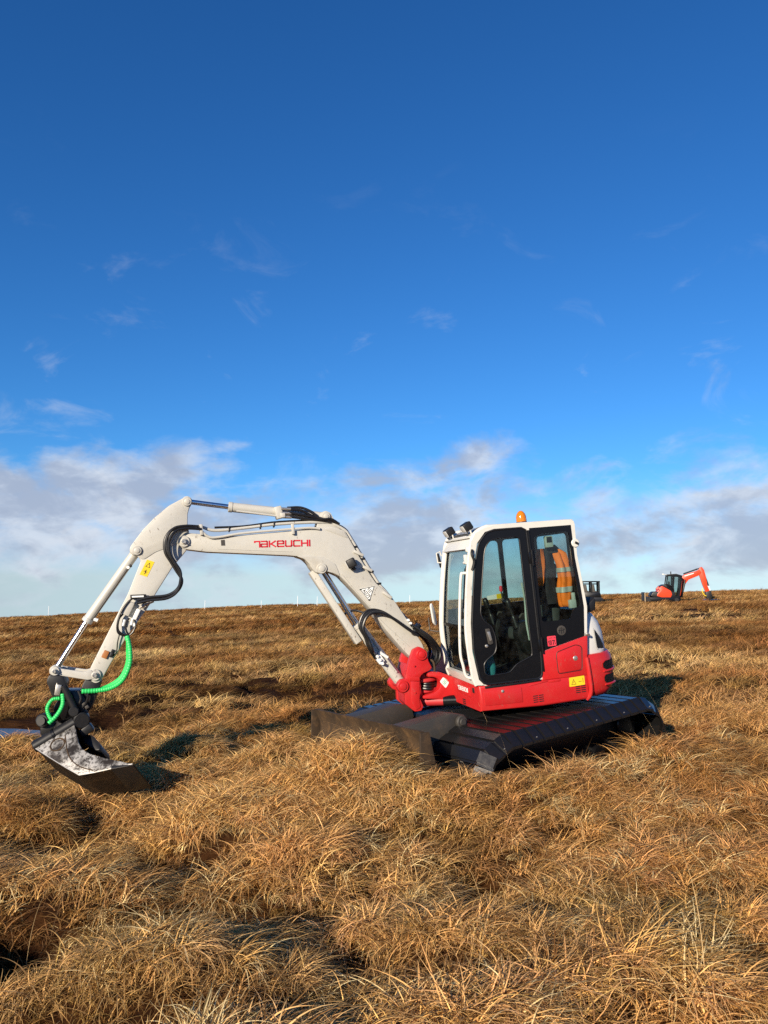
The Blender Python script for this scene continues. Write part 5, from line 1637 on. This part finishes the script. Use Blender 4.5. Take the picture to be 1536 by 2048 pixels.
# ---- linkage, tilting rotator and bucket -----------------------------------------
for s in (1, -1):
    b = new()
    prism(b, round_poly([(4.70, 0.84), (4.66, 0.865), (4.61, 0.835), (4.40, 0.775), (4.33, 0.785), (4.30, 0.70), (4.37, 0.695), (4.60, 0.765), (4.67, 0.77), (4.705, 0.80)], 0.012, 3), s * 0.102, s * 0.128, XZ, 0.004)
    if s > 0:
        lk_ = P('bucket_link', b, 'cream')
    else:
        S('far_link', b, 'cream', lk_)
pin((4.655, 0.818), 0.126, 0.044, lk_); pin((4.655, 0.818), 0.126, 0.044, lk_, s=-1)
b = new(); rod(b, (4.655, -0.14, 0.818), (4.655, 0.14, 0.818), 0.026, n=16); S('link_pin', b, 'bolt', lk_)

b = new(); prism(b, round_poly([(4.735, 0.735), (4.70, 0.795), (4.585, 0.765), (4.555, 0.68), (4.615, 0.565), (4.69, 0.575)], 0.025, 3), -0.09, 0.15, XZ, 0.012)
tr_ = P('tilt_rotator', b, 'plastic')
b = new(); rod(b, (4.640, 0.14, 0.705), (4.655, 0.14, 0.590), 0.012, n=8); box(b, (4.635, 0.155, 0.64), (0.05, 0.02, 0.10), Matrix.Rotation(R(-15), 3, 'Y'), 0.004); S('hose_port', b, 'bolt', tr_)
b = new(); rod(b, (4.585, 0.16, 0.675), (4.50, 0.16, 0.44), 0.033, n=20, bevel=0.006); rod(b, (4.505, 0.11, 0.425), (4.505, 0.21, 0.425), 0.046, n=20, bevel=0.006); S('tilt_cylinder', b, 'plastic', tr_)
b = new(); prism(b, round_poly([(4.405, 0.69), (4.30, 0.76), (4.25, 0.66), (4.34, 0.45), (4.45, 0.30), (4.54, 0.33), (4.50, 0.50)], 0.03, 3), -0.085, 0.085, XZ, 0.010); S('hitch_ear', b, 'plastic', tr_)
b = new(); prism(b, round_poly([(4.60, 0.62), (4.44, 0.60), (4.37, 0.44), (4.44, 0.30), (4.66, 0.32), (4.70, 0.46)], 0.03, 3), -0.14, 0.11, XZ, 0.015); S('rotator_frame', b, 'black', tr_)
b = new(); lathe(b, (4.60, -0.06, 0.36), (0.10, 0.30, -0.5), [(0, 0.12), (0.03, 0.14), (0.07, 0.14), (0.09, 0.11), (0.16, 0.11)], 30); S('rotor_ring', b, 'plastic', tr_)
b = new(); rod(b, (4.46, 0.04, 0.34), (4.44, 0.20, 0.33), 0.075, n=20, bevel=0.01); S('gear_motor', b, 'plastic', tr_)
b = new(); rod(b, (4.76, -0.02, 0.36), (4.80, 0.12, 0.37), 0.065, n=20, bevel=0.012); box(b, (4.76, 0.02, 0.28), (0.14, 0.12, 0.14), None, 0.03); rod(b, (4.80, 0.12, 0.37), (4.806, 0.14, 0.372), 0.04, n=18); S('gear_motor', b, 'plastic', tr_)
b = new()
for (x, z) in ((4.42, 0.47), (4.395, 0.44), (4.44, 0.43), (4.41, 0.40)):
    box(b, (x, 0.10, z), (0.035, 0.05, 0.03), Matrix.Rotation(R(25), 3, 'Y'), 0.004)
S('valve_block', b, 'grey_steel', tr_)
b = new(); tube(b, [(4.44, 0.10, 0.62), (4.38, 0.12, 0.56), (4.40, 0.12, 0.48), (4.46, 0.12, 0.42)], 0.012, 8); tube(b, [(4.46, 0.10, 0.60), (4.44, 0.13, 0.53), (4.47, 0.13, 0.46)], 0.012, 8); S('hose', b, 'rubber', tr_)
b = new(); tube(b, [(4.56, 0.02, 0.37), (4.68, 0.06, 0.33), (4.80, 0.04, 0.30)], 0.012, 8); S('hose', b, 'rubber', tr_)


def ribbed(pts, r, name, parent, turns):
    """spiral-wrapped hose: bulging rings along a bent tube"""
    q = new()
    C_ = catmull(pts, 60)
    tube(q, C_, r, 14, 1, False, radii=lambda t: r * (0.86 + 0.16 * abs(math.sin(math.pi * turns * t)) ** 0.6))
    return S(name, q, 'green', parent, 80)


g3 = [(x, 0.135 + 0.03 * math.sin(i), z) for i, (x, z) in enumerate(GREEN)]
ribbed(g3, 0.0235, 'wrapped_hose', tr_, 34)
b = new(); tube(b, [(3.975, 0.10, 1.03), (3.985, 0.06, 0.93), (4.0, 0.05, 0.80), (4.07, 0.04, 0.67), (4.19, 0.04, 0.60), (4.32, 0.06, 0.575)], 0.024, 10); S('hose', b, 'green', tr_)
ribbed([(4.595, 0.165, 0.600), (4.60, 0.18, 0.50), (4.65, 0.20, 0.415), (4.725, 0.22, 0.350)], 0.020, 'wrapped_hose', tr_, 14)
ribbed([(4.625, 0.15, 0.560), (4.69, 0.16, 0.555), (4.735, 0.17, 0.49), (4.725, 0.18, 0.42), (4.70, 0.19, 0.37)], 0.018, 'wrapped_hose', tr_, 16)

# bucket: rolled over by the rotator so that one side plate looks up at the sun
BA, BE1, BE2, BN = Vector((4.5142, 0.197, 0.3109)), Vector((-0.9300, 0.3676, 0.0019)), Vector((-0.2421, -0.6164, 0.7492)), Vector((0.2766, 0.6963, 0.6623))
BF = lambda a, c, h: BA + BE1 * a + BE2 * c + BN * h
BP = [(0.003, 0.000), (0.036, -0.055), (0.070, -0.126), (0.106, -0.197), (0.157, -0.263), (0.251, -0.322), (0.409, -0.376), (0.689, -0.453), (0.340, -0.509), (0.211, -0.523), (0.066, -0.444), (-0.074, -0.362), (-0.207, -0.283), (-0.303, -0.225)]
WID = 0.44
b = new(); prism(b, BP, -0.022, 0.0, BF, 0.004)
bucket = P('bucket', b, 'bucket_side', 30)
bucket['label'] = 'scraped steel ditching bucket lying on the grass'
b = new(); prism(b, BP, -WID, -WID + 0.022, BF, 0.004); S('side_plate', b, 'mud_steel', bucket)
# shell: the back and belly sheet between the side plates
sh = [(0.689, -0.453), (0.500, -0.486), (0.340, -0.511), (0.273, -0.526), (0.211, -0.525), (0.140, -0.489), (0.067, -0.446), (-0.074, -0.364), (-0.207, -0.285), (-0.302, -0.227), (-0.313, -0.203), (-0.172, -0.099), (0.003, 0.004)]
b = new()
N_ = 12
rows = []
for i in range(N_ + 1):
    h = -0.020 - (WID - 0.04) * i / N_
    bow = 0.0
    rows.append([b.verts.new(BF(p[0], p[1], h)) for p in sh])
for r0, r1 in zip(rows, rows[1:]):
    for i in range(len(sh) - 1):
        b.faces.new((r0[i], r0[i + 1], r1[i + 1], r1[i]))
bmesh.ops.solidify(b, geom=b.faces[:], thickness=0.02)
S('shell', b, 'mud_steel', bucket, 40)
b = new(); prism(b, [(0.43, -0.445), (0.74, -0.545), (0.70, -0.560), (0.40, -0.580)], -WID, 0.003, BF, 0.004); 
b.free()
b = new(); prism(b, [(0.50, -0.458), (0.705, -0.462), (0.70, -0.470), (0.50, -0.492)], -WID - 0.004, 0.006, BF, 0.003); S('cutting_edge', b, 'plastic', bucket)
b = new()
ringp = [(-0.095 + 0.066 * math.cos(t * math.pi / 14), -0.203 + 0.062 * math.sin(t * math.pi / 14)) for t in range(29)]
tube(b, [BF(p[0], p[1], 0.001) for p in ringp], 0.007, 6, 1, False); S('weld_ring', b, 'mud_steel', bucket)
b = new(); tube(b, [BF(p[0], p[1], 0.001) for p in [(-0.05, -0.11), (-0.02, -0.18), (0.02, -0.27), (0.08, -0.36), (0.17, -0.43), (0.25, -0.465), (0.331, -0.489)]], 0.005, 6); S('weld_seam', b, 'mud_steel', bucket)
b = new(); tube(b, [BF(p[0], p[1], -0.004) for p in BP[7:]], 0.0055, 6, 1, False); S('worn_edge', b, 'bolt', bucket)
# mounting tube across the top edge
b = new(); rod(b, BF(-0.345, -0.195, -0.03), BF(0.0, 0.036, -0.03), 0.056, n=24, bevel=0.008); tb = S('mount_tube', b, 'plastic', bucket)
b = new(); rod(b, BF(-0.19, -0.0913, -0.03), BF(-0.165, -0.0746, -0.03), 0.062, n=24, bevel=0.004); S('tube_collar', b, 'black', bucket)
b = new(); prism(b, round_poly([(0.02, 0.0), (0.13, -0.04), (0.23, -0.13), (0.25, -0.20), (0.20, -0.20), (0.13, -0.15), (0.05, -0.10)], 0.02, 2), -0.40, -0.16, BF, 0.01); S('hitch_claw', b, 'plastic', bucket)
b = new(); box(b, BF(0.08, 0.0, -0.12), (0.12, 0.10, 0.08), Matrix.Rotation(R(30), 3, 'Y'), 0.015); S('hitch_claw', b, 'plastic', bucket)

# ------------------------------------------------------------------ things in the cab
def machine_point(x, y, z):
    return MORG + MROT.to_3x3() @ Vector((x, y, z))


def machine_empty(name, x, y, z):
    e = bpy.data.objects.new(name, None); e.empty_display_size = 0.1
    COL.objects.link(e)
    e.matrix_world = Matrix.Translation(machine_point(x, y, z)) @ MROT
    return e


JX, JY = -0.29, 0.76
jacket = machine_empty('jacket', JX, JY, 0.90)
tag(jacket, 'orange hi-vis jacket with silver bands hung up behind the cab window', 'jacket')


def cloth(bm, levels, seed, n=26, fold=0.014, rows=26):
    """hanging cloth: flattened rings with vertical folds"""
    g = random.Random(seed)
    ph = [g.uniform(0, 6.28) for _ in range(4)]
    rings = []
    for k in range(rows + 1):
        t = k / rows * (len(levels) - 1); i = min(int(t), len(levels) - 2); f = t - i
        z, cx, cy, rx, ry = [a + (c - a) * f for a, c in zip(levels[i], levels[i + 1])]
        ring = []
        for j in range(n):
            a = 2 * math.pi * j / n
            w = fold * (0.6 * math.sin(3 * a + ph[0] + 4 * z) + 0.5 * math.sin(5 * a + ph[1] - 7 * z) + 0.35 * math.sin(17 * z + ph[2] + 2 * a))
            ring.append(bm.verts.new((cx + (rx + w) * math.cos(a), cy + (ry + w) * math.sin(a), z)))
        rings.append(ring)
    for a, c in zip(rings, rings[1:]):
        for i in range(n):
            bm.faces.new((a[i], a[(i + 1) % n], c[(i + 1) % n], c[i]))
    bm.faces.new(rings[0][::-1]); bm.faces.new(rings[-1])
    return bm


# levels are (z, x, y, rx, ry) relative to the jacket's base
b = new(); cloth(b, [(0.62, 0.0, -0.05, 0.06, 0.045), (0.56, 0.03, -0.05, 0.10, 0.06), (0.40, 0.045, -0.05, 0.11, 0.07), (0.2, 0.05, -0.05, 0.12, 0.075), (0.04, 0.06, -0.05, 0.12, 0.07)], 3)
finish('lining', b, 'navy', jacket, 60)
b = new(); cloth(b, [(0.600, -0.050, 0.02, 0.030, 0.03), (0.555, -0.085, 0.035, 0.055, 0.05), (0.45, -0.110, 0.04, 0.066, 0.055), (0.28, -0.118, 0.045, 0.074, 0.06), (0.12, -0.112, 0.045, 0.082, 0.06), (0.02, -0.105, 0.045, 0.072, 0.05), (0.0, -0.105, 0.045, 0.055, 0.035)], 5, fold=0.021)
finish('sleeve', b, 'hivis', jacket, 60)
b = new(); cloth(b, [(0.62, 0.10, 0.0, 0.04, 0.03), (0.50, 0.125, 0.02, 0.055, 0.04), (0.42, 0.13, 0.02, 0.06, 0.04), (0.32, 0.14, 0.02, 0.045, 0.035), (0.24, 0.15, 0.02, 0.02, 0.02)], 8, fold=0.018)
finish('front_panel', b, 'hivis', jacket, 60)
for z0, z1, cx, rx, ry in ((0.405, 0.36, -0.112, 0.0755, 0.0645), (0.205, 0.150, -0.114, 0.0875, 0.0695)):
    b = new(); cloth(b, [(z0, cx, 0.043, rx, ry), (z1, cx, 0.043, rx + 0.003, ry + 0.002)], 5, fold=0.021, rows=4)
    finish('reflective_band', b, 'reflective', jacket, 60)
b = new(); cloth(b, [(0.650, -0.01, 0.0, 0.06, 0.035), (0.61, -0.03, 0.01, 0.075, 0.05), (0.565, -0.04, 0.02, 0.065, 0.05)], 9, fold=0.010, rows=8)
finish('collar', b, 'navy', jacket, 60)

b = new()
cloth(b, [(0.30, 0.0, 0.0, 0.04, 0.05), (0.24, 0.0, 0.0, 0.09, 0.10), (0.10, 0.0, 0.0, 0.11, 0.13), (0.0, 0.0, 0.0, 0.08, 0.11)], 21, fold=0.03)
bag = finish('bag', b, 'teal', None, 60)
bag.matrix_world = Matrix.Translation(machine_point(0.56, 0.74, 0.295)) @ MROT
tag(bag, 'crumpled teal bag on the cab floor behind the lower glass', 'bag')

# ------------------------------------------------------------------ far orange excavator
OD = 68.0
K = 20.7


def far_point(px, depth):
    return (px - 768.0) / 1550.0 * depth, depth


ox, oy = far_point(1328, OD)
orange = bpy.data.objects.new('excavator', None); orange.empty_display_size = 0.5
COL.objects.link(orange)
orange.location = (ox, oy, float(height(ox, oy)) + 0.10)
orange.rotation_euler = (0, 0, R(-10))
orange.scale = (0.91, 0.91, 0.91)
tag(orange, 'small orange excavator with dark cab working far off near the skyline', 'excavator')


def u_(pts):
    return [((a - 1328) / K, (1203 - c) / K) for a, c in pts]


def OP(name, bm, mat, parent=None, smooth=32):
    return finish(name, bm, mat, parent or orange, smooth)


for s in (-0.72, 0.72):
    b = new(); prism(b, round_poly([(-1.9, 0.02), (-2.05, 0.28), (-1.9, 0.52), (0.95, 0.52), (1.15, 0.28), (0.95, 0.0)], 0.12, 3), s - 0.26, s + 0.26, XZ, 0.03)
    tk = OP('track', b, 'black')
    for xx in (-1.72, 0.82):
        b = new(); rod(b, (xx, s - 0.285, 0.27), (xx, s + 0.285, 0.27), 0.2, n=18, bevel=0.02); OP('track_wheel', b, 'plastic', tk)
b = new(); box(b, (-0.4, 0, 0.46), (1.5, 1.0, 0.26), None, 0.05); OP('lower_frame', b, 'black')
b = new(); prism(b, [(-1.75, 0.10), (-2.1, 0.16), (-2.1, 0.95), (-2.02, 0.98), (-1.95, 0.5), (-1.6, 0.36)], -1.0, 1.0, XZ, 0.02); OP('dozer_blade', b, 'plastic')
b = new(); prism(b, round_poly([(-1.5, 0.62), (-1.35, 0.95), (-1.15, 1.05), (0.7, 1.0), (0.75, 0.5), (-1.2, 0.5)], 0.08, 3), -0.95, 0.95, XZ, 0.05); OP('house', b, 'plastic')
b = new(); prism(b, round_poly(u_([(1318, 1170), (1325, 1174), (1335, 1180), (1337, 1187), (1332, 1197), (1308, 1190), (1310, 1184), (1314, 1181), (1312, 1176)]), 0.08, 3), -0.97, -0.5, XZ, 0.04); tl_ = OP('side_cover', b, 'orange')
b = new(); prism(b, round_poly(u_([(1318, 1170), (1325, 1174), (1335, 1180), (1337, 1187), (1332, 1197), (1308, 1190), (1310, 1184), (1314, 1181), (1312, 1176)]), 0.08, 3), 0.5, 0.97, XZ, 0.04); OP('side_cover', b, 'orange')
b = new(); prism(b, round_poly(u_([(1314, 1176), (1309, 1183), (1308, 1190), (1320, 1194), (1326, 1176)]), 0.1, 3), -0.6, 0.6, XZ, 0.06); OP('counterweight', b, 'orange')
b = new(); prism(b, round_poly(u_([(1316, 1171), (1324, 1167), (1338, 1170), (1340, 1180), (1334, 1179), (1325, 1173)]), 0.06, 3), -0.93, 0.93, XZ, 0.05); OP('engine_hood', b, 'plastic')
co_ = u_([(1326, 1168), (1329, 1149), (1346, 1148), (1357, 1151), (1354, 1176), (1350, 1197), (1338, 1194)])
h1_ = u_([(1328, 1166), (1331, 1151.5), (1339, 1151.5), (1338, 1170)])
h2_ = u_([(1341, 1171), (1343, 1152), (1353, 1153), (1351, 1174), (1347, 1190), (1341, 1188)])
cabf = None
for s in (-0.93, -0.05):
    b = new(); prism(b, co_, s, s + 0.06, XZ, holes=[h1_, h2_])
    if cabf is None:
        cabf = OP('cab', b, 'black')
    else:
        OP('cab_side', b, 'black', cabf)
    for hh in (h1_, h2_):
        b = new(); prism(b, inset_poly(hh, -0.02), s + 0.02, s + 0.03, XZ); OP('cab_window', b, 'glass', cabf)
b = new(); prism(b, u_([(1328, 1149.5), (1329, 1147.5), (1346, 1146.5), (1357, 1150), (1357, 1151.5), (1346, 1149)]), -0.96, 0.04, XZ, 0.02); OP('cab_roof', b, 'plastic', cabf)
b = new(); box(b, (0.45, -0.45, 1.15), (0.5, 0.5, 0.5), None, 0.08); box(b, (0.25, -0.45, 1.65), (0.16, 0.45, 0.7), None, 0.06); OP('seat', b, 'seat', cabf)
b = new(); rod(b, (0.47, -0.4, 2.65), (0.47, -0.4, 2.95), 0.05, n=8); OP('beacon', b, 'plastic', cabf)
b = new(); rod(b, (0.05, -0.9, 2.6), (-0.25, -0.95, 2.68), 0.03, n=6); box(b, (-0.33, -0.95, 2.68), (0.2, 0.12, 0.12), None, 0.02); OP('rear_lamp', b, 'grey_white', cabf)
b = new(); prism(b, round_poly(u_([(1350, 1188), (1353, 1168), (1358, 1155), (1365, 1148), (1388, 1141), (1394, 1138), (1398, 1144), (1392, 1150), (1373, 1158), (1367, 1166), (1362, 1179), (1358, 1192)]), 0.06, 3), 0.10, 0.42, XZ, 0.03); ob = OP('boom', b, 'orange')
b = new(); prism(b, u_([(1365, 1150), (1383, 1144.5), (1383, 1146), (1366, 1151.5)]), 0.095, 0.10, XZ); OP('boom_marking', b, 'sticker_white', ob)
b = new(); rod(b, Vector((1.75, 0.26, 2.73)), Vector((3.05, 0.26, 3.20)), 0.07, n=10); rod(b, Vector((2.3, 0.26, 2.92)), Vector((3.45, 0.26, 3.36)), 0.04, n=10); OP('arm_cylinder', b, 'plastic', ob)
b = new(); rod(b, Vector((1.45, 0.0, 0.5)), Vector((1.78, 0.0, 1.9)), 0.09, n=10); rod(b, Vector((1.7, 0.0, 1.6)), Vector((1.84, 0.0, 2.2)), 0.05, n=10); OP('boom_cylinder', b, 'plastic', ob)
b = new(); prism(b, round_poly(u_([(1392, 1140), (1395, 1134), (1399, 1133), (1403, 1139), (1406, 1152), (1408, 1170), (1412, 1181), (1410, 1187), (1405, 1184), (1399, 1168), (1394, 1150)]), 0.05, 3), 0.13, 0.39, XZ, 0.03); oa = OP('arm', b, 'orange')
b = new(); rod(b, Vector((3.62, 0.26, 2.75)), Vector((3.98, 0.26, 1.6)), 0.07, n=10); OP('bucket_cylinder', b, 'plastic', oa)
b = new(); rod(b, Vector((3.98, 0.26, 1.6)), Vector((4.15, 0.26, 1.05)), 0.05, n=10); OP('piston_rod', b, 'post_white', oa)
b = new(); tube(b, [(3.40, 0.10, 1.35), (3.36, 0.05, 1.05), (3.50, 0.04, 0.75), (3.70, 0.06, 0.62)], 0.04, 8); OP('wrapped_hose', b, 'yellow', oa)
b = new(); prism(b, round_poly(u_([(1404, 1182), (1414, 1179), (1416, 1190), (1413, 1199), (1407, 1197), (1404, 1190)]), 0.05, 3), 0.05, 0.50, XZ, 0.04); OP('tilt_rotator', b, 'plastic')
b = new(); prism(b, round_poly(u_([(1399, 1199), (1405, 1196), (1414, 1197), (1429, 1196), (1430, 1203), (1418, 1207), (1402, 1205)]), 0.08, 3), -0.45, 1.0, XZ, 0.05); OP('bucket', b, 'black')
b = new(); prism(b, u_([(1352, 1188), (1357, 1190), (1356, 1199), (1350, 1203), (1346, 1196)]), 0.0, 0.5, XZ, 0.03); OP('swing_bracket', b, 'plastic')

# ------------------------------------------------------------------ tracked carrier half hidden behind the cab
cx_, cy_ = far_point(1180, 72.0)
carrier = bpy.data.objects.new('tracked_carrier', None); COL.objects.link(carrier)
carrier.location = (cx_, cy_, float(height(cx_, cy_)) + 0.12); carrier.rotation_euler = (0, 0, R(-8))
tag(carrier, 'black tracked utility carrier with roll cage half hidden behind the white cab', 'vehicle')
for s in (-0.62, 0.62):
    b = new(); prism(b, round_poly([(-0.95, 0.0), (-1.15, 0.25), (-0.95, 0.5), (0.85, 0.5), (1.05, 0.25), (0.85, 0.0)], 0.15, 3), s - 0.2, s + 0.2, XZ, 0.03); finish('track', b, 'rubber', carrier)
b = new(); prism(b, round_poly([(-0.9, 0.45), (-0.88, 1.0), (0.68, 1.0), (0.78, 0.8), (0.82, 0.45)], 0.06, 2), -0.7, 0.7, XZ, 0.04); finish('body', b, 'black', carrier)
b = new()
for sx in (-0.82, -0.05, 0.64):
    for sy in (-0.66, 0.66):
        rod(b, (sx, sy, 0.9), (sx, sy * 0.96, 1.95), 0.075, n=8)
for sy in (-0.64, 0.64):
    rod(b, (-0.82, sy, 1.72), (0.64, sy, 1.72), 0.05, n=8)
finish('roll_cage', b, 'black', carrier)
b = new(); prism(b, round_poly([(-0.90, 1.88), (0.74, 1.88), (0.72, 1.99), (-0.88, 1.99)], 0.03, 2), -0.72, 0.72, XZ, 0.03); finish('canopy', b, 'black', carrier)
for sx in (-0.5, 0.2):
    b = new(); prism(b, round_poly([(sx - 0.20, 0.95), (sx - 0.17, 1.62), (sx + 0.02, 1.66), (sx + 0.10, 1.1), (sx + 0.3, 1.05), (sx + 0.3, 0.95)], 0.05, 2), -0.6, 0.6, XZ, 0.03); finish('seat', b, 'grey_steel', carrier)
b = new(); prism(b, [(0.66, 0.98), (0.68, 1.88), (0.67, 1.88), (0.65, 0.98)], -0.6, 0.6, XZ); finish('windscreen', b, 'glass', carrier)

# ------------------------------------------------------------------ marker posts along the skyline, one stake
posts = [(102, 1222, 16, 'leftmost white marker post, alone on the skyline beyond the bucket'),
         (412, 1205, 15, 'white marker post on the skyline right of the excavator arm'),
         (524, 1197, 10, 'shortest white marker post, on the skyline below the boom lettering'),
         (596, 1199, 17, 'tall white marker post on the skyline left of the boom cylinder'),
         (635, 1193, 15, 'white marker post on the skyline close beside the boom cylinder'),
         (819, 1190, 14, 'white marker post on the skyline between boom and cab')]
for (px, py, hp, lb) in posts:
    D_ = 104.0
    X, Y = far_point(px, D_)
    b = new()
    hh = hp / 1550.0 * D_ + 0.35
    lathe(b, (0, 0, -0.25), (0.02, 0, 1), [(0, 0.034), (hh + 0.20, 0.030), (hh + 0.24, 0.024), (hh + 0.25, 0.01)], 10)
    o = finish('marker_post', b, 'post_white')
    o.location = (X, Y, float(height(X, Y)))
    tag(o, lb, 'post', 'white marker posts along the skyline')
X, Y = far_point(1287, 62.0)
b = new(); prism(b, [(-0.035, -0.3), (0.035, -0.3), (0.035, 0.95), (0.0, 1.02), (-0.035, 0.95)], -0.035, 0.035, XZ, 0.008)
o = finish('wooden_stake', b, 'wood'); o.location = (X, Y, float(height(X, Y)))
tag(o, 'thin pale wooden stake in front of the orange excavator\'s tail', 'stake')

# ------------------------------------------------------------------ tall seed stems in the foreground
stems = []
g = random.Random(4)
def wpt(px, py, z):
    th_ = math.atan(148.0 / 1550.0)
    a = (px - 768) / 1550.0; c = (py - 1024) / 1550.0
    d = Vector((a, math.cos(th_) + c * math.sin(th_), math.sin(th_) - c * math.cos(th_)))
    t = (z - 1.7) / d.z
    return Vector((d.x * t, d.y * t))
spots = [(745, 1530), (765, 1525), (790, 1520), (800, 1535), (720, 1520), (770, 1540), (690, 1515), (840, 1525), (930, 1530), (955, 1525), (1010, 1535), (1100, 1525), (1130, 1520), (1340, 1490), (1355, 1495), (1230, 1505), (1180, 1515),
         (60, 1990), (20, 1950), (330, 1760), (240, 1700), (590, 1780), (1180, 1900), (1240, 1860), (880, 1760), (480, 1620), (1400, 1640), (160, 1600)]
V, Fc, Cc = [], [], []
for (px, py) in spots + [(g.uniform(0, 1536), g.uniform(1560, 2040)) for _ in range(70)]:
    q = wpt(px, py, -0.05)
    z0 = float(height(q.x, q.y))
    L = g.uniform(0.45, 0.85); az = g.uniform(-0.9, 0.9) if g.random() < 0.75 else g.uniform(2.2, 4.0); th0 = g.uniform(0.05, 0.35); th1 = th0 + g.uniform(0.3, 1.3)
    p = np.array([q.x, q.y, z0]); base = len(V); w = 0.0042
    for k in range(11):
        t = k / 10; th_ = th0 + (th1 - th0) * t ** 1.6
        s = np.array([-math.sin(az), math.cos(az), 0]) * 0.5 + np.array([1, 0, 0]) * 0.5
        ww = w * (1 - 0.6 * t)
        V.append(tuple(p - s * ww / 2)); V.append(tuple(p + s * ww / 2))
        p = p + np.array([math.sin(th_) * math.cos(az), math.sin(th_) * math.sin(az), math.cos(th_)]) * L / 10
    for k in range(10):
        i = base + 2 * k; Fc.append((i, i + 1, i + 3, i + 2))
me = bpy.data.meshes.new('seed_stems'); me.from_pydata(V, [], Fc)
ms, nt, b_ = new_mat('pale_stem'); b_.inputs['Base Color'].default_value = (0.52, 0.36, 0.17, 1); b_.inputs['Roughness'].default_value = 0.6
nn = tex(nt, 'ShaderNodeTexNoise', 3.0); nt.links.new(mixc(nt, nn.outputs['Fac'], (0.40, 0.26, 0.12), (0.62, 0.45, 0.23)), b_.inputs['Base Color'])
me.materials.append(ms)
o = bpy.data.objects.new('seed_stems', me); COL.objects.link(o)
tag(o, 'tall thin pale seed stems standing out of the foreground grass', kind='stuff')
